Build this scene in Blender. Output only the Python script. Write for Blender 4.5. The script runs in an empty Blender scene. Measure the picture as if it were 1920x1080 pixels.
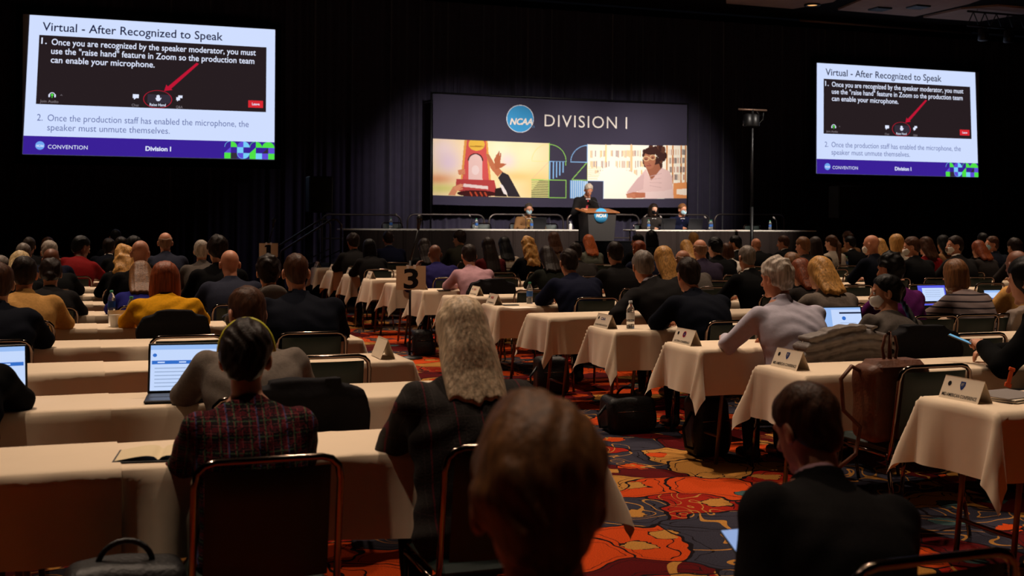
import bpy, math, random
import numpy as np
from mathutils import Vector, Matrix, Euler

C = bpy.context.scene.collection
SC = bpy.context.scene
PI = math.pi
# ------------------------------------------------------------------ camera
CAM_H = 1.58
F_PX, YAW, HOR, ROLL = 2231.05, 0.3495, 413.66, 0.0065
cd = bpy.data.cameras.new('camera')
cam = bpy.data.objects.new('camera', cd)
C.objects.link(cam)
cd.sensor_fit = 'HORIZONTAL'
cd.sensor_width = 36.0
cd.lens = F_PX / 1920 * 36.0
cd.shift_y = -(540 - HOR) / 1920.0
cd.clip_end = 200
cam.location = (0, 0, CAM_H)
cam.rotation_euler = (Matrix.Rotation(-YAW, 3, 'Z') @ Matrix.Rotation(PI / 2, 3, 'X') @ Matrix.Rotation(ROLL, 3, 'Z')).to_euler()
cd.dof.use_dof = True
cd.dof.focus_distance = 8.5
cd.dof.aperture_fstop = (cd.lens / 1000) / 0.0095
SC.camera = cam


def ray(x, y):
    a, b = x - 960, y - HOR
    u = (a * math.cos(ROLL) + b * math.sin(ROLL)) / F_PX
    v = (-a * math.sin(ROLL) + b * math.cos(ROLL)) / F_PX
    return math.sin(YAW) + u * math.cos(YAW), math.cos(YAW) - u * math.sin(YAW), -v


def at_y(x, y, Y):
    d = ray(x, y)
    t = Y / d[1]
    return d[0] * t, CAM_H + d[2] * t


def at_z(x, y, Z):
    d = ray(x, y)
    t = (Z - CAM_H) / d[2]
    return d[0] * t, d[1] * t


# ------------------------------------------------------------------ world, exposure, lights
w = bpy.data.worlds.new('world')
SC.world = w
w.use_nodes = True
w.node_tree.nodes['Background'].inputs[0].default_value = (.05, .055, .08, 1)
w.node_tree.nodes['Background'].inputs[1].default_value = 0.02
SC.view_settings.view_transform = 'Standard'
SC.view_settings.look = 'None'
SC.view_settings.exposure = 0.0
SC.view_settings.gamma = 1.0
SC.view_settings.use_curve_mapping = False
CEIL = 7.0


def spot(name, loc, target, power, angle, color, blend=.6, radius=.12):
    l = bpy.data.lights.new(name, 'SPOT')
    l.energy = power
    l.spot_size = math.radians(angle)
    l.spot_blend = blend
    l.color = color
    l.shadow_soft_size = radius
    o = bpy.data.objects.new(name, l)
    C.objects.link(o)
    o.location = loc
    o.rotation_euler = (Vector(target) - Vector(loc)).to_track_quat('-Z', 'Y').to_euler()
    return o


WARM = (1.0, .755, .56)
for ix, X in enumerate((-1.0, 2.4, 5.8, 9.2, 12.6, 16.0)):
    for iy, Y in enumerate((2.6, 5.4, 8.2, 11.0, 13.8, 16.6, 19.4)):
        if X > Y * .95 + 4.0:
            continue
        e = {0: 150, 1: 480}.get(iy, 680)
        spot('ceiling_downlight_and_fill', (X, Y, CEIL - .15), (X, Y - (1.9 if iy < 2 else 2.2), 0), e * 1.08, 60, WARM, .8, .09)
for X in (.6, 3.2):
    spot('ceiling_downlight_and_fill', (X, 1.6, CEIL - .15), (X, .2, 0), 150, 50, WARM, .8, .09)  # unseen fill pair, added to brighten the heads nearest the camera
spot('aisle_fill_light', (2.3, 7.4, CEIL - .15), (3.2, 13.4, .6), 420, 24, WARM, .8, .12)  # unseen spot added to light the number 3 board from the front
spot('aisle_fill_light', (1.6, 14.4, CEIL - .15), (1.9, 20.6, .9), 420, 22, WARM, .8, .12)  # unseen spot added to brighten the number 1 board
# stage wash from trusses high over the seating, aimed at the stage and banner
for X, p in ((5.9, 600), (8.4, 3700), (11.2, 4200), (13.6, 2800)):
    spot('stage_wash_light', (X, 16.5, 6.8), (X + (10.3 - X) * .12, 23.3, 1.45), p, 26, (1.0, .90, .80), .8, .15)
for X, p in ((8.5, 2500), (10.3, 1900), (11.9, 1900), (13.6, 2500)):
    spot('banner_wash_light', (X, 18.5, 6.8), (X, 26.5, 2.7), p, 32, (1.0, .92, .86), 1.0, .15)
spot('drape_wash_light', (12.5, 21.5, 6.2), (6.0, 27.0, 1.2), 420, 30, (.88, .74, 1.0), 1.0, .2)  # extra unseen spot, added to graze the drape and bring out its folds


# ------------------------------------------------------------------ materials
def lin(c):
    out = []
    for v in c[:3]:
        v = v / 255.0
        out.append(v / 12.92 if v <= .04045 else ((v + .055) / 1.055) ** 2.4)
    return (out[0], out[1], out[2], 1.0)


class NT:
    def __init__(s, m):
        s.t = m.node_tree
        s.n = s.t.nodes

    def new(s, typ, **kw):
        n = s.n.new(typ)
        for k, v in kw.items():
            setattr(n, k, v)
        return n

    def link(s, a, b):
        s.t.links.new(a, b)


MATS = {}


def mat(name, col, rough=.6, metal=0.0, spec=.3, bump=None, var=0.0, scale=40.0, stretch=None, sheen=0.0, trans=0.0, coat=0.0, detail=4):
    """procedural principled material; bump = (strength, noise scale), var = colour variation"""
    if name in MATS:
        return MATS[name]
    m = bpy.data.materials.new(name)
    m.use_nodes = True
    nt = NT(m)
    b = nt.n['Principled BSDF']
    c = lin(col)
    b.inputs['Base Color'].default_value = c
    b.inputs['Roughness'].default_value = rough
    b.inputs['Metallic'].default_value = metal
    b.inputs['Specular IOR Level'].default_value = spec
    if sheen:
        b.inputs['Sheen Weight'].default_value = sheen
    if trans:
        b.inputs['Transmission Weight'].default_value = trans
    if coat:
        b.inputs['Coat Weight'].default_value = coat
    if var or bump:
        tc = nt.new('ShaderNodeTexCoord')
        mp = nt.new('ShaderNodeMapping')
        nt.link(tc.outputs['Object'], mp.inputs[0])
        if stretch:
            mp.inputs['Scale'].default_value = stretch
        nz = nt.new('ShaderNodeTexNoise')
        nz.inputs['Scale'].default_value = scale
        nz.inputs['Detail'].default_value = detail
        nt.link(mp.outputs[0], nz.inputs[0])
        if var:
            mx = nt.new('ShaderNodeMixRGB')
            mx.inputs[1].default_value = tuple(max(0, v * (1 - var)) for v in c[:3]) + (1,)
            mx.inputs[2].default_value = tuple(min(1, v * (1 + var)) for v in c[:3]) + (1,)
            rp = nt.new('ShaderNodeValToRGB')
            rp.color_ramp.elements[0].position = .3
            rp.color_ramp.elements[1].position = .7
            nt.link(nz.outputs[0], rp.inputs[0])
            nt.link(rp.outputs[0], mx.inputs[0])
            nt.link(mx.outputs[0], b.inputs['Base Color'])
        if bump:
            bp = nt.new('ShaderNodeBump')
            bp.inputs['Strength'].default_value = bump[0]
            bp.inputs['Distance'].default_value = .01
            if len(bump) > 1:
                nz2 = nt.new('ShaderNodeTexNoise')
                nz2.inputs['Scale'].default_value = bump[1]
                nz2.inputs['Detail'].default_value = min(5, detail + 1)
                nt.link(mp.outputs[0], nz2.inputs[0])
                nt.link(nz2.outputs[0], bp.inputs['Height'])
            else:
                nt.link(nz.outputs[0], bp.inputs['Height'])
            nt.link(bp.outputs[0], b.inputs['Normal'])
    MATS[name] = m
    return m


def emit(name, col, strength=1.0):
    if name in MATS:
        return MATS[name]
    m = bpy.data.materials.new(name)
    m.use_nodes = True
    nt = NT(m)
    b = nt.n['Principled BSDF']
    b.inputs['Base Color'].default_value = (0, 0, 0, 1)
    b.inputs['Roughness'].default_value = .6
    b.inputs['Specular IOR Level'].default_value = .1
    b.inputs['Emission Color'].default_value = lin(col)
    b.inputs['Emission Strength'].default_value = strength
    MATS[name] = m
    return m


# ------------------------------------------------------------------ mesh helpers
class MB:
    """collects shapes into ONE mesh"""

    def __init__(s):
        s.v = []
        s.f = []
        s.m = []
        s.s = []

    def add(s, vs, fs, mi=0, smooth=True):
        o = len(s.v)
        s.v.extend([tuple(v) for v in vs])
        for f in fs:
            s.f.append(tuple(i + o for i in f))
            s.m.append(mi)
            s.s.append(smooth)
        return s

    def box(s, lo, hi, mi=0, M=None, bev=0.0):
        (x0, y0, z0), (x1, y1, z1) = lo, hi
        if bev <= 0:
            vs = [(x0, y0, z0), (x1, y0, z0), (x1, y1, z0), (x0, y1, z0), (x0, y0, z1), (x1, y0, z1), (x1, y1, z1), (x0, y1, z1)]
            fs = [(3, 2, 1, 0), (4, 5, 6, 7), (0, 1, 5, 4), (1, 2, 6, 5), (2, 3, 7, 6), (3, 0, 4, 7)]
        else:
            b = min(bev, (x1 - x0) * .49, (y1 - y0) * .49, (z1 - z0) * .49)
            vs, idx = [], {}
            for sx in (0, 1):
                for sy in (0, 1):
                    for sz in (0, 1):
                        X, Y, Z = (x0, x1)[sx], (y0, y1)[sy], (z0, z1)[sz]
                        dx, dy, dz = (b, -b)[sx], (b, -b)[sy], (b, -b)[sz]
                        idx[sx, sy, sz] = len(vs)
                        vs += [(X, Y + dy, Z + dz), (X + dx, Y, Z + dz), (X + dx, Y + dy, Z)]
            fs = []
            I = lambda a, k: idx[a] + k
            for sx in (0, 1):
                q = [I((sx, 0, 0), 0), I((sx, 1, 0), 0), I((sx, 1, 1), 0), I((sx, 0, 1), 0)]
                fs.append(q if sx else q[::-1])
            for sy in (0, 1):
                q = [I((0, sy, 0), 1), I((1, sy, 0), 1), I((1, sy, 1), 1), I((0, sy, 1), 1)]
                fs.append(q[::-1] if sy else q)
            for sz in (0, 1):
                q = [I((0, 0, sz), 2), I((1, 0, sz), 2), I((1, 1, sz), 2), I((0, 1, sz), 2)]
                fs.append(q if sz else q[::-1])
            for a in (0, 1):
                for c in (0, 1):
                    sg = (a == c)
                    q = [I((a, c, 0), 0), I((a, c, 0), 1), I((a, c, 1), 1), I((a, c, 1), 0)]
                    fs.append(q[::-1] if sg else q)
                    q = [I((a, 0, c), 0), I((a, 1, c), 0), I((a, 1, c), 2), I((a, 0, c), 2)]
                    fs.append(q[::-1] if sg else q)
                    q = [I((0, a, c), 1), I((1, a, c), 1), I((1, a, c), 2), I((0, a, c), 2)]
                    fs.append(q if sg else q[::-1])
            for k, i in idx.items():
                q = (i, i + 1, i + 2)
                fs.append(q if (sum(k) % 2) else q[::-1])
        if M is not None:
            vs = [tuple(M @ Vector(v)) for v in vs]
        return s.add(vs, fs, mi, False)

    def tube(s, pts, r, n=8, mi=0, cap=True, closed=False):
        pts = [Vector(p) for p in pts]
        rr = r if isinstance(r, (list, tuple)) else [r] * len(pts)
        N = len(pts)
        vs, fs = [], []
        up = None
        for i, p in enumerate(pts):
            if closed:
                d = (pts[(i + 1) % N] - pts[i - 1]).normalized()
            else:
                d = (pts[min(i + 1, N - 1)] - pts[max(i - 1, 0)]).normalized()
            if up is None:
                up = Vector((0, 0, 1)) if abs(d.z) < .9 else Vector((1, 0, 0))
            a = d.cross(up).normalized()
            up = a.cross(d).normalized()
            for k in range(n):
                t = 2 * PI * k / n
                vs.append(p + (a * math.cos(t) + up * math.sin(t)) * rr[i])
        for i in range(N if closed else N - 1):
            j = (i + 1) % N
            for k in range(n):
                fs.append((i * n + k, i * n + (k + 1) % n, j * n + (k + 1) % n, j * n + k))
        if cap and not closed:
            fs.append(tuple(range(n))[::-1])
            fs.append(tuple((N - 1) * n + k for k in range(n)))
        return s.add(vs, fs, mi, True)

    def lathe(s, prof, n=16, mi=0, c=(0, 0, 0), M=None, cap=True):
        vs, fs = [], []
        for r, z in prof:
            for k in range(n):
                t = 2 * PI * k / n
                v = Vector((r * math.cos(t) + c[0], r * math.sin(t) + c[1], z + c[2]))
                vs.append(M @ v if M is not None else v)
        for i in range(len(prof) - 1):
            for k in range(n):
                fs.append((i * n + k, i * n + (k + 1) % n, (i + 1) * n + (k + 1) % n, (i + 1) * n + k))
        if cap:
            fs.append(tuple(range(n))[::-1])
            fs.append(tuple((len(prof) - 1) * n + k for k in range(n)))
        return s.add(vs, fs, mi, True)

    def grid(s, X, Y, Z, mi=0, smooth=True):
        nu, nv = X.shape
        vs = np.stack([X.ravel(), Y.ravel(), Z.ravel()], 1).tolist()
        fs = [(i * nv + j, (i + 1) * nv + j, (i + 1) * nv + j + 1, i * nv + j + 1) for i in range(nu - 1) for j in range(nv - 1)]
        return s.add(vs, fs, mi, smooth)

    def poly(s, pts, mi=0):
        return s.add(pts, [tuple(range(len(pts)))], mi, False)

    def data(s, name):
        me = bpy.data.meshes.new(name)
        me.from_pydata(s.v, [], s.f)
        me.polygons.foreach_set('material_index', s.m)
        me.polygons.foreach_set('use_smooth', s.s)
        me.update()
        return me

    def obj(s, name, mats, parent=None):
        return link(name, s.data(name), mats, parent)


def link(name, me, mats, parent=None, override=False):
    o = bpy.data.objects.new(name, me)
    C.objects.link(o)
    mats = mats if isinstance(mats, (list, tuple)) else [mats]
    if override:
        if len(me.materials) == 0:
            for m in mats:
                me.materials.append(m)
        for i, m in enumerate(mats):
            o.material_slots[i].link = 'OBJECT'
            o.material_slots[i].material = m
    else:
        for m in mats:
            me.materials.append(m)
    if parent is not None:
        o.parent = parent
    return o


def tag(o, label, cat, group=None):
    o['label'] = label
    o['category'] = cat
    if group:
        o['group'] = group
    return o


def struct(o):
    o['kind'] = 'structure'
    return o


def thing(name, label, cat, loc=(0, 0, 0), rz=0.0, group=None, scale=1.0):
    o = bpy.data.objects.new(name, None)
    C.objects.link(o)
    o.empty_display_size = .1
    o.location = loc
    o.rotation_euler = (0, 0, rz)
    o.scale = (scale,) * 3
    return tag(o, label, cat, group)


def dup(root, loc, rz=0.0, label=None, group=None):
    r = root.copy()
    C.objects.link(r)
    r.location = loc
    r.rotation_euler = (0, 0, rz)
    if label:
        r['label'] = label
    if group:
        r['group'] = group
    for ch in list(root.children):
        c = ch.copy()
        C.objects.link(c)
        c.parent = r
        for g in ch.children:
            d = g.copy()
            C.objects.link(d)
            d.parent = c
    return r


def text_data(body, bold=0.0, size=1.0, res=3, shear=0.0, spacing=1.0):
    """flat text mesh: returns (verts Nx2 array, faces); x to the right, y up, baseline at 0"""
    cu = bpy.data.curves.new('t', 'FONT')
    cu.body = body
    cu.size = size
    cu.resolution_u = res
    cu.offset = bold
    cu.shear = shear
    cu.space_character = spacing
    o = bpy.data.objects.new('t', cu)
    C.objects.link(o)
    dg = bpy.context.evaluated_depsgraph_get()
    dg.update()
    me = bpy.data.meshes.new_from_object(o.evaluated_get(dg))
    v = np.empty(len(me.vertices) * 3)
    me.vertices.foreach_get('co', v)
    v = v.reshape(-1, 3)[:, :2]
    f = [tuple(p.vertices) for p in me.polygons]
    bpy.data.objects.remove(o)
    bpy.data.curves.remove(cu)
    bpy.data.meshes.remove(me)
    return v, f


def add_text(mb, body, x0, x1, base, fn, mi=0, bold=0.0, cap=None, shear=0.0, spacing=1.0):
    """text fitted between x0 and x1 on baseline `base` (fn maps flat x, y to 3D); cap = cap height"""
    v, f = text_data(body, bold, shear=shear, spacing=spacing)
    if len(v) == 0:
        return
    xa, xb = v[:, 0].min(), v[:, 0].max()
    s = (x1 - x0) / (xb - xa)
    sy = s if cap is None else cap / .73
    mb.add([fn(x0 + (p[0] - xa) * s, base + p[1] * sy) for p in v], f, mi, False)


# ------------------------------------------------------------------ the hall
def carpet_material():
    m = bpy.data.materials.new('patterned_carpet')
    m.use_nodes = True
    nt = NT(m)
    b = nt.n['Principled BSDF']
    b.inputs['Roughness'].default_value = .9
    b.inputs['Specular IOR Level'].default_value = .05
    tc = nt.new('ShaderNodeTexCoord')
    n1 = nt.new('ShaderNodeTexNoise')
    n1.inputs['Scale'].default_value = 2.2
    n1.inputs['Detail'].default_value = 2.5
    nt.link(tc.outputs['Object'], n1.inputs[0])
    sub = nt.new('ShaderNodeVectorMath', operation='SUBTRACT')
    sub.inputs[1].default_value = (.5, .5, .5)
    nt.link(n1.outputs['Color'], sub.inputs[0])
    sc = nt.new('ShaderNodeVectorMath', operation='SCALE')
    sc.inputs['Scale'].default_value = .62
    nt.link(sub.outputs[0], sc.inputs[0])
    ad = nt.new('ShaderNodeVectorMath', operation='ADD')
    nt.link(tc.outputs['Object'], ad.inputs[0])
    nt.link(sc.outputs[0], ad.inputs[1])

    def voro(scale, feature, src=ad):
        v = nt.new('ShaderNodeTexVoronoi', feature=feature)
        v.voronoi_dimensions = '2D'
        v.inputs['Scale'].default_value = scale
        nt.link(src.outputs[0], v.inputs['Vector'])
        return v

    def ramp(src, stops, mode='CONSTANT'):
        r = nt.new('ShaderNodeValToRGB')
        r.color_ramp.interpolation = mode
        e = r.color_ramp.elements
        while len(e) < len(stops):
            e.new(.5)
        for i, (p, c) in enumerate(stops):
            e[i].position = p
            e[i].color = lin(c) if len(c) == 3 else c
        nt.link(src, r.inputs[0])
        return r

    def mixc(f, a, c):
        x = nt.new('ShaderNodeMixRGB')
        for i, s in enumerate((f, a, c)):
            if hasattr(s, 'links') or hasattr(s, 'is_linked'):
                nt.link(s, x.inputs[i])
            else:
                x.inputs[i].default_value = s
        return x.outputs[0]

    OR, RED, DRED, GOLD, NAVY, TEAL, LINE = (205, 72, 22), (160, 32, 18), (92, 16, 18), (190, 132, 62), (56, 54, 66), (66, 92, 92), (26, 18, 22)
    big = voro(2.3, 'F1')
    sep = nt.new('ShaderNodeSeparateColor')
    nt.link(big.outputs['Color'], sep.inputs[0])
    cell = ramp(sep.outputs[0], [(0, OR), (.30, DRED), (.48, RED), (.58, NAVY), (.80, GOLD), (.92, DRED)])
    edge = voro(2.3, 'DISTANCE_TO_EDGE')
    e1 = ramp(edge.outputs['Distance'], [(0, (1, 1, 1, 1)), (.02, (0, 0, 0, 1))])
    # inner ring in a second tone
    e2 = ramp(edge.outputs['Distance'], [(0, (0, 0, 0, 1)), (.12, (1, 1, 1, 1)), (.133, (0, 0, 0, 1))])
    ring = mixc(e2.outputs[0], cell.outputs[0], lin(LINE))
    # small flowers and curls
    n3 = nt.new('ShaderNodeTexNoise')
    n3.inputs['Scale'].default_value = 11
    n3.inputs['Detail'].default_value = 2
    nt.link(tc.outputs['Object'], n3.inputs[0])
    s3 = nt.new('ShaderNodeVectorMath', operation='SCALE')
    s3.inputs['Scale'].default_value = .13
    nt.link(n3.outputs['Color'], s3.inputs[0])
    jag = nt.new('ShaderNodeVectorMath', operation='ADD')
    nt.link(tc.outputs['Object'], jag.inputs[0])
    nt.link(s3.outputs[0], jag.inputs[1])
    sm = voro(3.4, 'F1', jag)
    ssep = nt.new('ShaderNodeSeparateColor')
    nt.link(sm.outputs['Color'], ssep.inputs[0])
    smc = ramp(ssep.outputs[1], [(0, GOLD), (.6, TEAL), (.78, OR)])
    pick = ramp(ssep.outputs[0], [(0, (0, 0, 0, 1)), (.66, (1, 1, 1, 1))])
    rad = ramp(sm.outputs['Distance'], [(0, (1, 1, 1, 1)), (.28, (0, 0, 0, 1))])
    mul = nt.new('ShaderNodeMath', operation='MULTIPLY')
    nt.link(pick.outputs[0], mul.inputs[0])
    nt.link(rad.outputs[0], mul.inputs[1])
    c2 = mixc(mul.outputs[0], ring, smc.outputs[0])
    rim = ramp(sm.outputs['Distance'], [(0, (0, 0, 0, 1)), (.28, (1, 1, 1, 1)), (.31, (0, 0, 0, 1))])
    mul2 = nt.new('ShaderNodeMath', operation='MULTIPLY')
    nt.link(pick.outputs[0], mul2.inputs[0])
    nt.link(rim.outputs[0], mul2.inputs[1])
    c3 = mixc(mul2.outputs[0], c2, lin(LINE))
    # golden curl lines
    nz = nt.new('ShaderNodeTexNoise')
    nz.inputs['Scale'].default_value = 1.7
    nz.inputs['Detail'].default_value = 1
    nz.inputs['Distortion'].default_value = 1.2
    nt.link(tc.outputs['Object'], nz.inputs[0])
    curl = ramp(nz.outputs[0], [(0, (0, 0, 0, 1)), (.46, (1, 1, 1, 1)), (.474, (0, 0, 0, 1)), (.56, (1, 1, 1, 1)), (.572, (0, 0, 0, 1))])
    nav = ramp(sep.outputs[0], [(0, (0, 0, 0, 1)), (.40, (1, 1, 1, 1)), (.80, (0, 0, 0, 1))])
    cm = nt.new('ShaderNodeMath', operation='MULTIPLY')
    nt.link(curl.outputs[0], cm.inputs[0])
    nt.link(nav.outputs[0], cm.inputs[1])
    c4 = mixc(cm.outputs[0], c3, lin(GOLD))
    c5 = mixc(e1.outputs[0], c4, lin(LINE))
    # pile
    p = nt.new('ShaderNodeTexNoise')
    p.inputs['Scale'].default_value = 160
    nt.link(tc.outputs['Object'], p.inputs[0])
    pr = ramp(p.outputs[0], [(.3, (190, 190, 190)), (.7, (255, 255, 255))], 'LINEAR')
    mm = nt.new('ShaderNodeMixRGB', blend_type='MULTIPLY')
    mm.inputs[0].default_value = 1
    nt.link(c5, mm.inputs[1])
    nt.link(pr.outputs[0], mm.inputs[2])
    nt.link(mm.outputs[0], b.inputs['Base Color'])
    bp = nt.new('ShaderNodeBump')
    bp.inputs['Strength'].default_value = .4
    bp.inputs['Distance'].default_value = .004
    nt.link(p.outputs[0], bp.inputs['Height'])
    nt.link(bp.outputs[0], b.inputs['Normal'])
    return m


X0, X1, Y0, Y1 = -4.5, 27.0, -4.0, 27.2
mb = MB().box((X0, Y0, -.1), (X1, Y1, 0))
struct(mb.obj('floor', carpet_material()))
M_DARK = mat('dark_wall_paint', (26, 23, 28), .9, spec=.05, var=.1)
M_CEIL = mat('ceiling_beams', (30, 25, 24), .9, spec=.05, var=.1)
M_PANEL = mat('ceiling_panel_paint', (190, 160, 145), .9, spec=.05, var=.06, scale=3)
struct(MB().box((X0, Y0, CEIL), (X1, Y1, CEIL + .1)).obj('ceiling', M_CEIL))
struct(MB().box((X0 - .1, Y0, 0), (X0, Y1, CEIL)).obj('wall_left', M_DARK))
struct(MB().box((X1, Y0, 0), (X1 + .1, Y1, CEIL)).obj('wall_right', M_DARK))
struct(MB().box((X0, Y0 - .1, 0), (X1, Y0, CEIL)).obj('wall_back', M_DARK))
struct(MB().box((X0, Y1 + .25, 0), (X1, Y1 + .35, CEIL)).obj('wall_front', M_DARK))
# coffer panels of the ceiling seen at the upper right
for quad in ([(1360, -24), (1600, -24), (1562, 0), (1487, 13), (1362, 3)], [(1571, 15.5), (1640, -14), (1850, -8), (1816, 4), (1715, 27.5)],
             [(1731, 29.5), (1802, 14), (1872, 8), (1960, 16), (1835, 37)]):
    pts = [at_z(x, y, CEIL) for x, y in quad]
    v = [(x, y, CEIL - .05) for x, y in pts] + [(x, y, CEIL + .02) for x, y in pts]
    n = len(pts)
    mb = MB().add(v, [tuple(range(n)), tuple(range(n, 2 * n))[::-1]] + [(i, i + n, (i + 1) % n + n, (i + 1) % n) for i in range(n)], 0, False)
    struct(mb.obj('ceiling_panel', M_PANEL))
M_BLACK = mat('black_metal', (14, 13, 14), .45, spec=.4)
for px, py in ((1650, 12), (1722, 8)):
    x, y = at_z(px, py, CEIL)
    o = MB().box((x - .22, y - .22, CEIL - .09), (x + .22, y + .22, CEIL - .04), bev=.02).obj('ceiling_vent', M_BLACK)
    tag(o, 'small dark square vent in the pale ceiling panel, the %s one of the two' % ('left' if px < 1700 else 'right'), 'vent', 'ceiling vents')
x, y = at_z(1523, 4, CEIL)
o = thing('recessed_light', 'small lit round downlight in the tan ceiling panel at the top edge', 'ceiling light', (x, y, CEIL - .06))
MB().lathe([(.2, 0), (.2, -.03), (.13, -.03), (.13, 0)], 20).obj('trim_ring', M_BLACK, o)
MB().lathe([(.128, -.012), (.05, -.022), (.001, -.024)], 20).obj('lens', emit('downlight_lens', (255, 190, 120), 1.2), o)


def curtain(x0, x1, y, z0, z1, period, amp, seed, n_z=5, per=10):
    rng = np.random.RandomState(seed)
    n = int((x1 - x0) / period * per) + 1
    xs = np.linspace(x0, x1, n)
    ph = 2 * PI * xs / period + 1.3 * np.sin(xs * 1.7 + seed) + .8 * np.sin(xs * .63 + 2 * seed)
    a = amp * (.75 + .35 * np.sin(xs * 2.3 + seed))
    zz = np.linspace(z0, z1, n_z)
    Xg = np.repeat(xs[:, None], n_z, 1)
    Zg = np.repeat(zz[None], n, 0)
    sway = .12 * np.sin(Zg * .9 + Xg * .5)
    w = np.abs(np.sin(ph[:, None] / 2 + sway))
    Yg = y - a[:, None] * ((1.2 + .9 * np.sin(np.round(ph / (2 * PI)) * 2.4)[:, None]) * (1 - w) ** 2.2 + .3 * np.sin(ph[:, None] * 1.7) - .6)
    return MB().grid(Xg, Yg, Zg)


M_DRAPE = mat('navy_velour', (42, 36, 54), .7, spec=.2, var=.12, scale=6, sheen=.3)
o = curtain(X0 + .05, X1 - .05, 27.0, .01, 6.75, .31, .075, 3, 5, 14).obj('wall_front_drape', M_DRAPE)
struct(o)
# hanging pipe above the right screen
a = at_y(1500, 38, 26.5)
b_ = at_y(1820, 57, 26.5)
o = thing('drape_pipe', 'long pale pipe hung under the ceiling above the right screen', 'pipe', ((a[0] + b_[0]) / 2, 26.5, a[1]))
hw = (b_[0] - a[0]) / 2
M_PIPE = mat('dull_pipe', (120, 95, 80), .5, metal=.5)
MB().tube([(-hw, 0, 0), (hw, 0, 0)], .035).obj('tube', M_PIPE, o)
for sx in (-.7, 0, .7):
    MB().tube([(sx * hw, 0, 0), (sx * hw, 0, CEIL - a[1])], .006, 5).obj('hanger_cable', M_BLACK, o)
# dark lighting truss at the top right corner
tx, tz = at_y(1880, 45, 24.0)
o = thing('lighting_truss', 'dim lighting truss with lamps at the upper right corner', 'truss', (tx, 24.0, tz - .1))
for dx, dz in ((0, 0), (0, .35)):
    MB().tube([(-1.1, 0, dz), (2.2, 0, dz)], .028, 6).obj('chord', M_BLACK, o)
z_ = MB()
for k in range(9):
    z_.tube([(-1.1 + k * .36, 0, 0), (-.92 + k * .36, 0, .35)], .014, 5).tube([(-.92 + k * .36, 0, .35), (-.74 + k * .36, 0, 0)], .014, 5)
z_.obj('lattice', M_BLACK, o)
for k in (-.6, .2):
    MB().lathe([(.02, .1), (.12, .08), (.14, -.2), (.1, -.22)], 12, c=(k, 0, -.14)).obj('lamp', M_BLACK, o)
    MB().tube([(k, 0, 0), (k, 0, -.1)], .015, 5).obj('clamp', M_PIPE, o)
for k in (-.8, 1.8):
    MB().tube([(k, 0, .35), (k, 0, CEIL - tz + .1)], .008, 5).obj('hanger_cable', M_BLACK, o)

# ------------------------------------------------------------------ projection screens
SLIDE = ['white', 'panel', 'purple', 'navy_text', 'grey_text', 'pale', 'red', 'blue', 'green', 'cyan', 'violet', 'leave', 'button', 'dim']
COLS = dict(white=(208, 222, 255), panel=(38, 29, 32), purple=(58, 32, 150), navy_text=(20, 24, 62), grey_text=(92, 104, 160), pale=(225, 232, 255), red=(190, 22, 52), blue=(110, 165, 240),
            green=(80, 225, 70), cyan=(120, 205, 250), violet=(95, 75, 215), leave=(215, 40, 50), button=(52, 46, 58), dim=(120, 112, 118))


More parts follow.
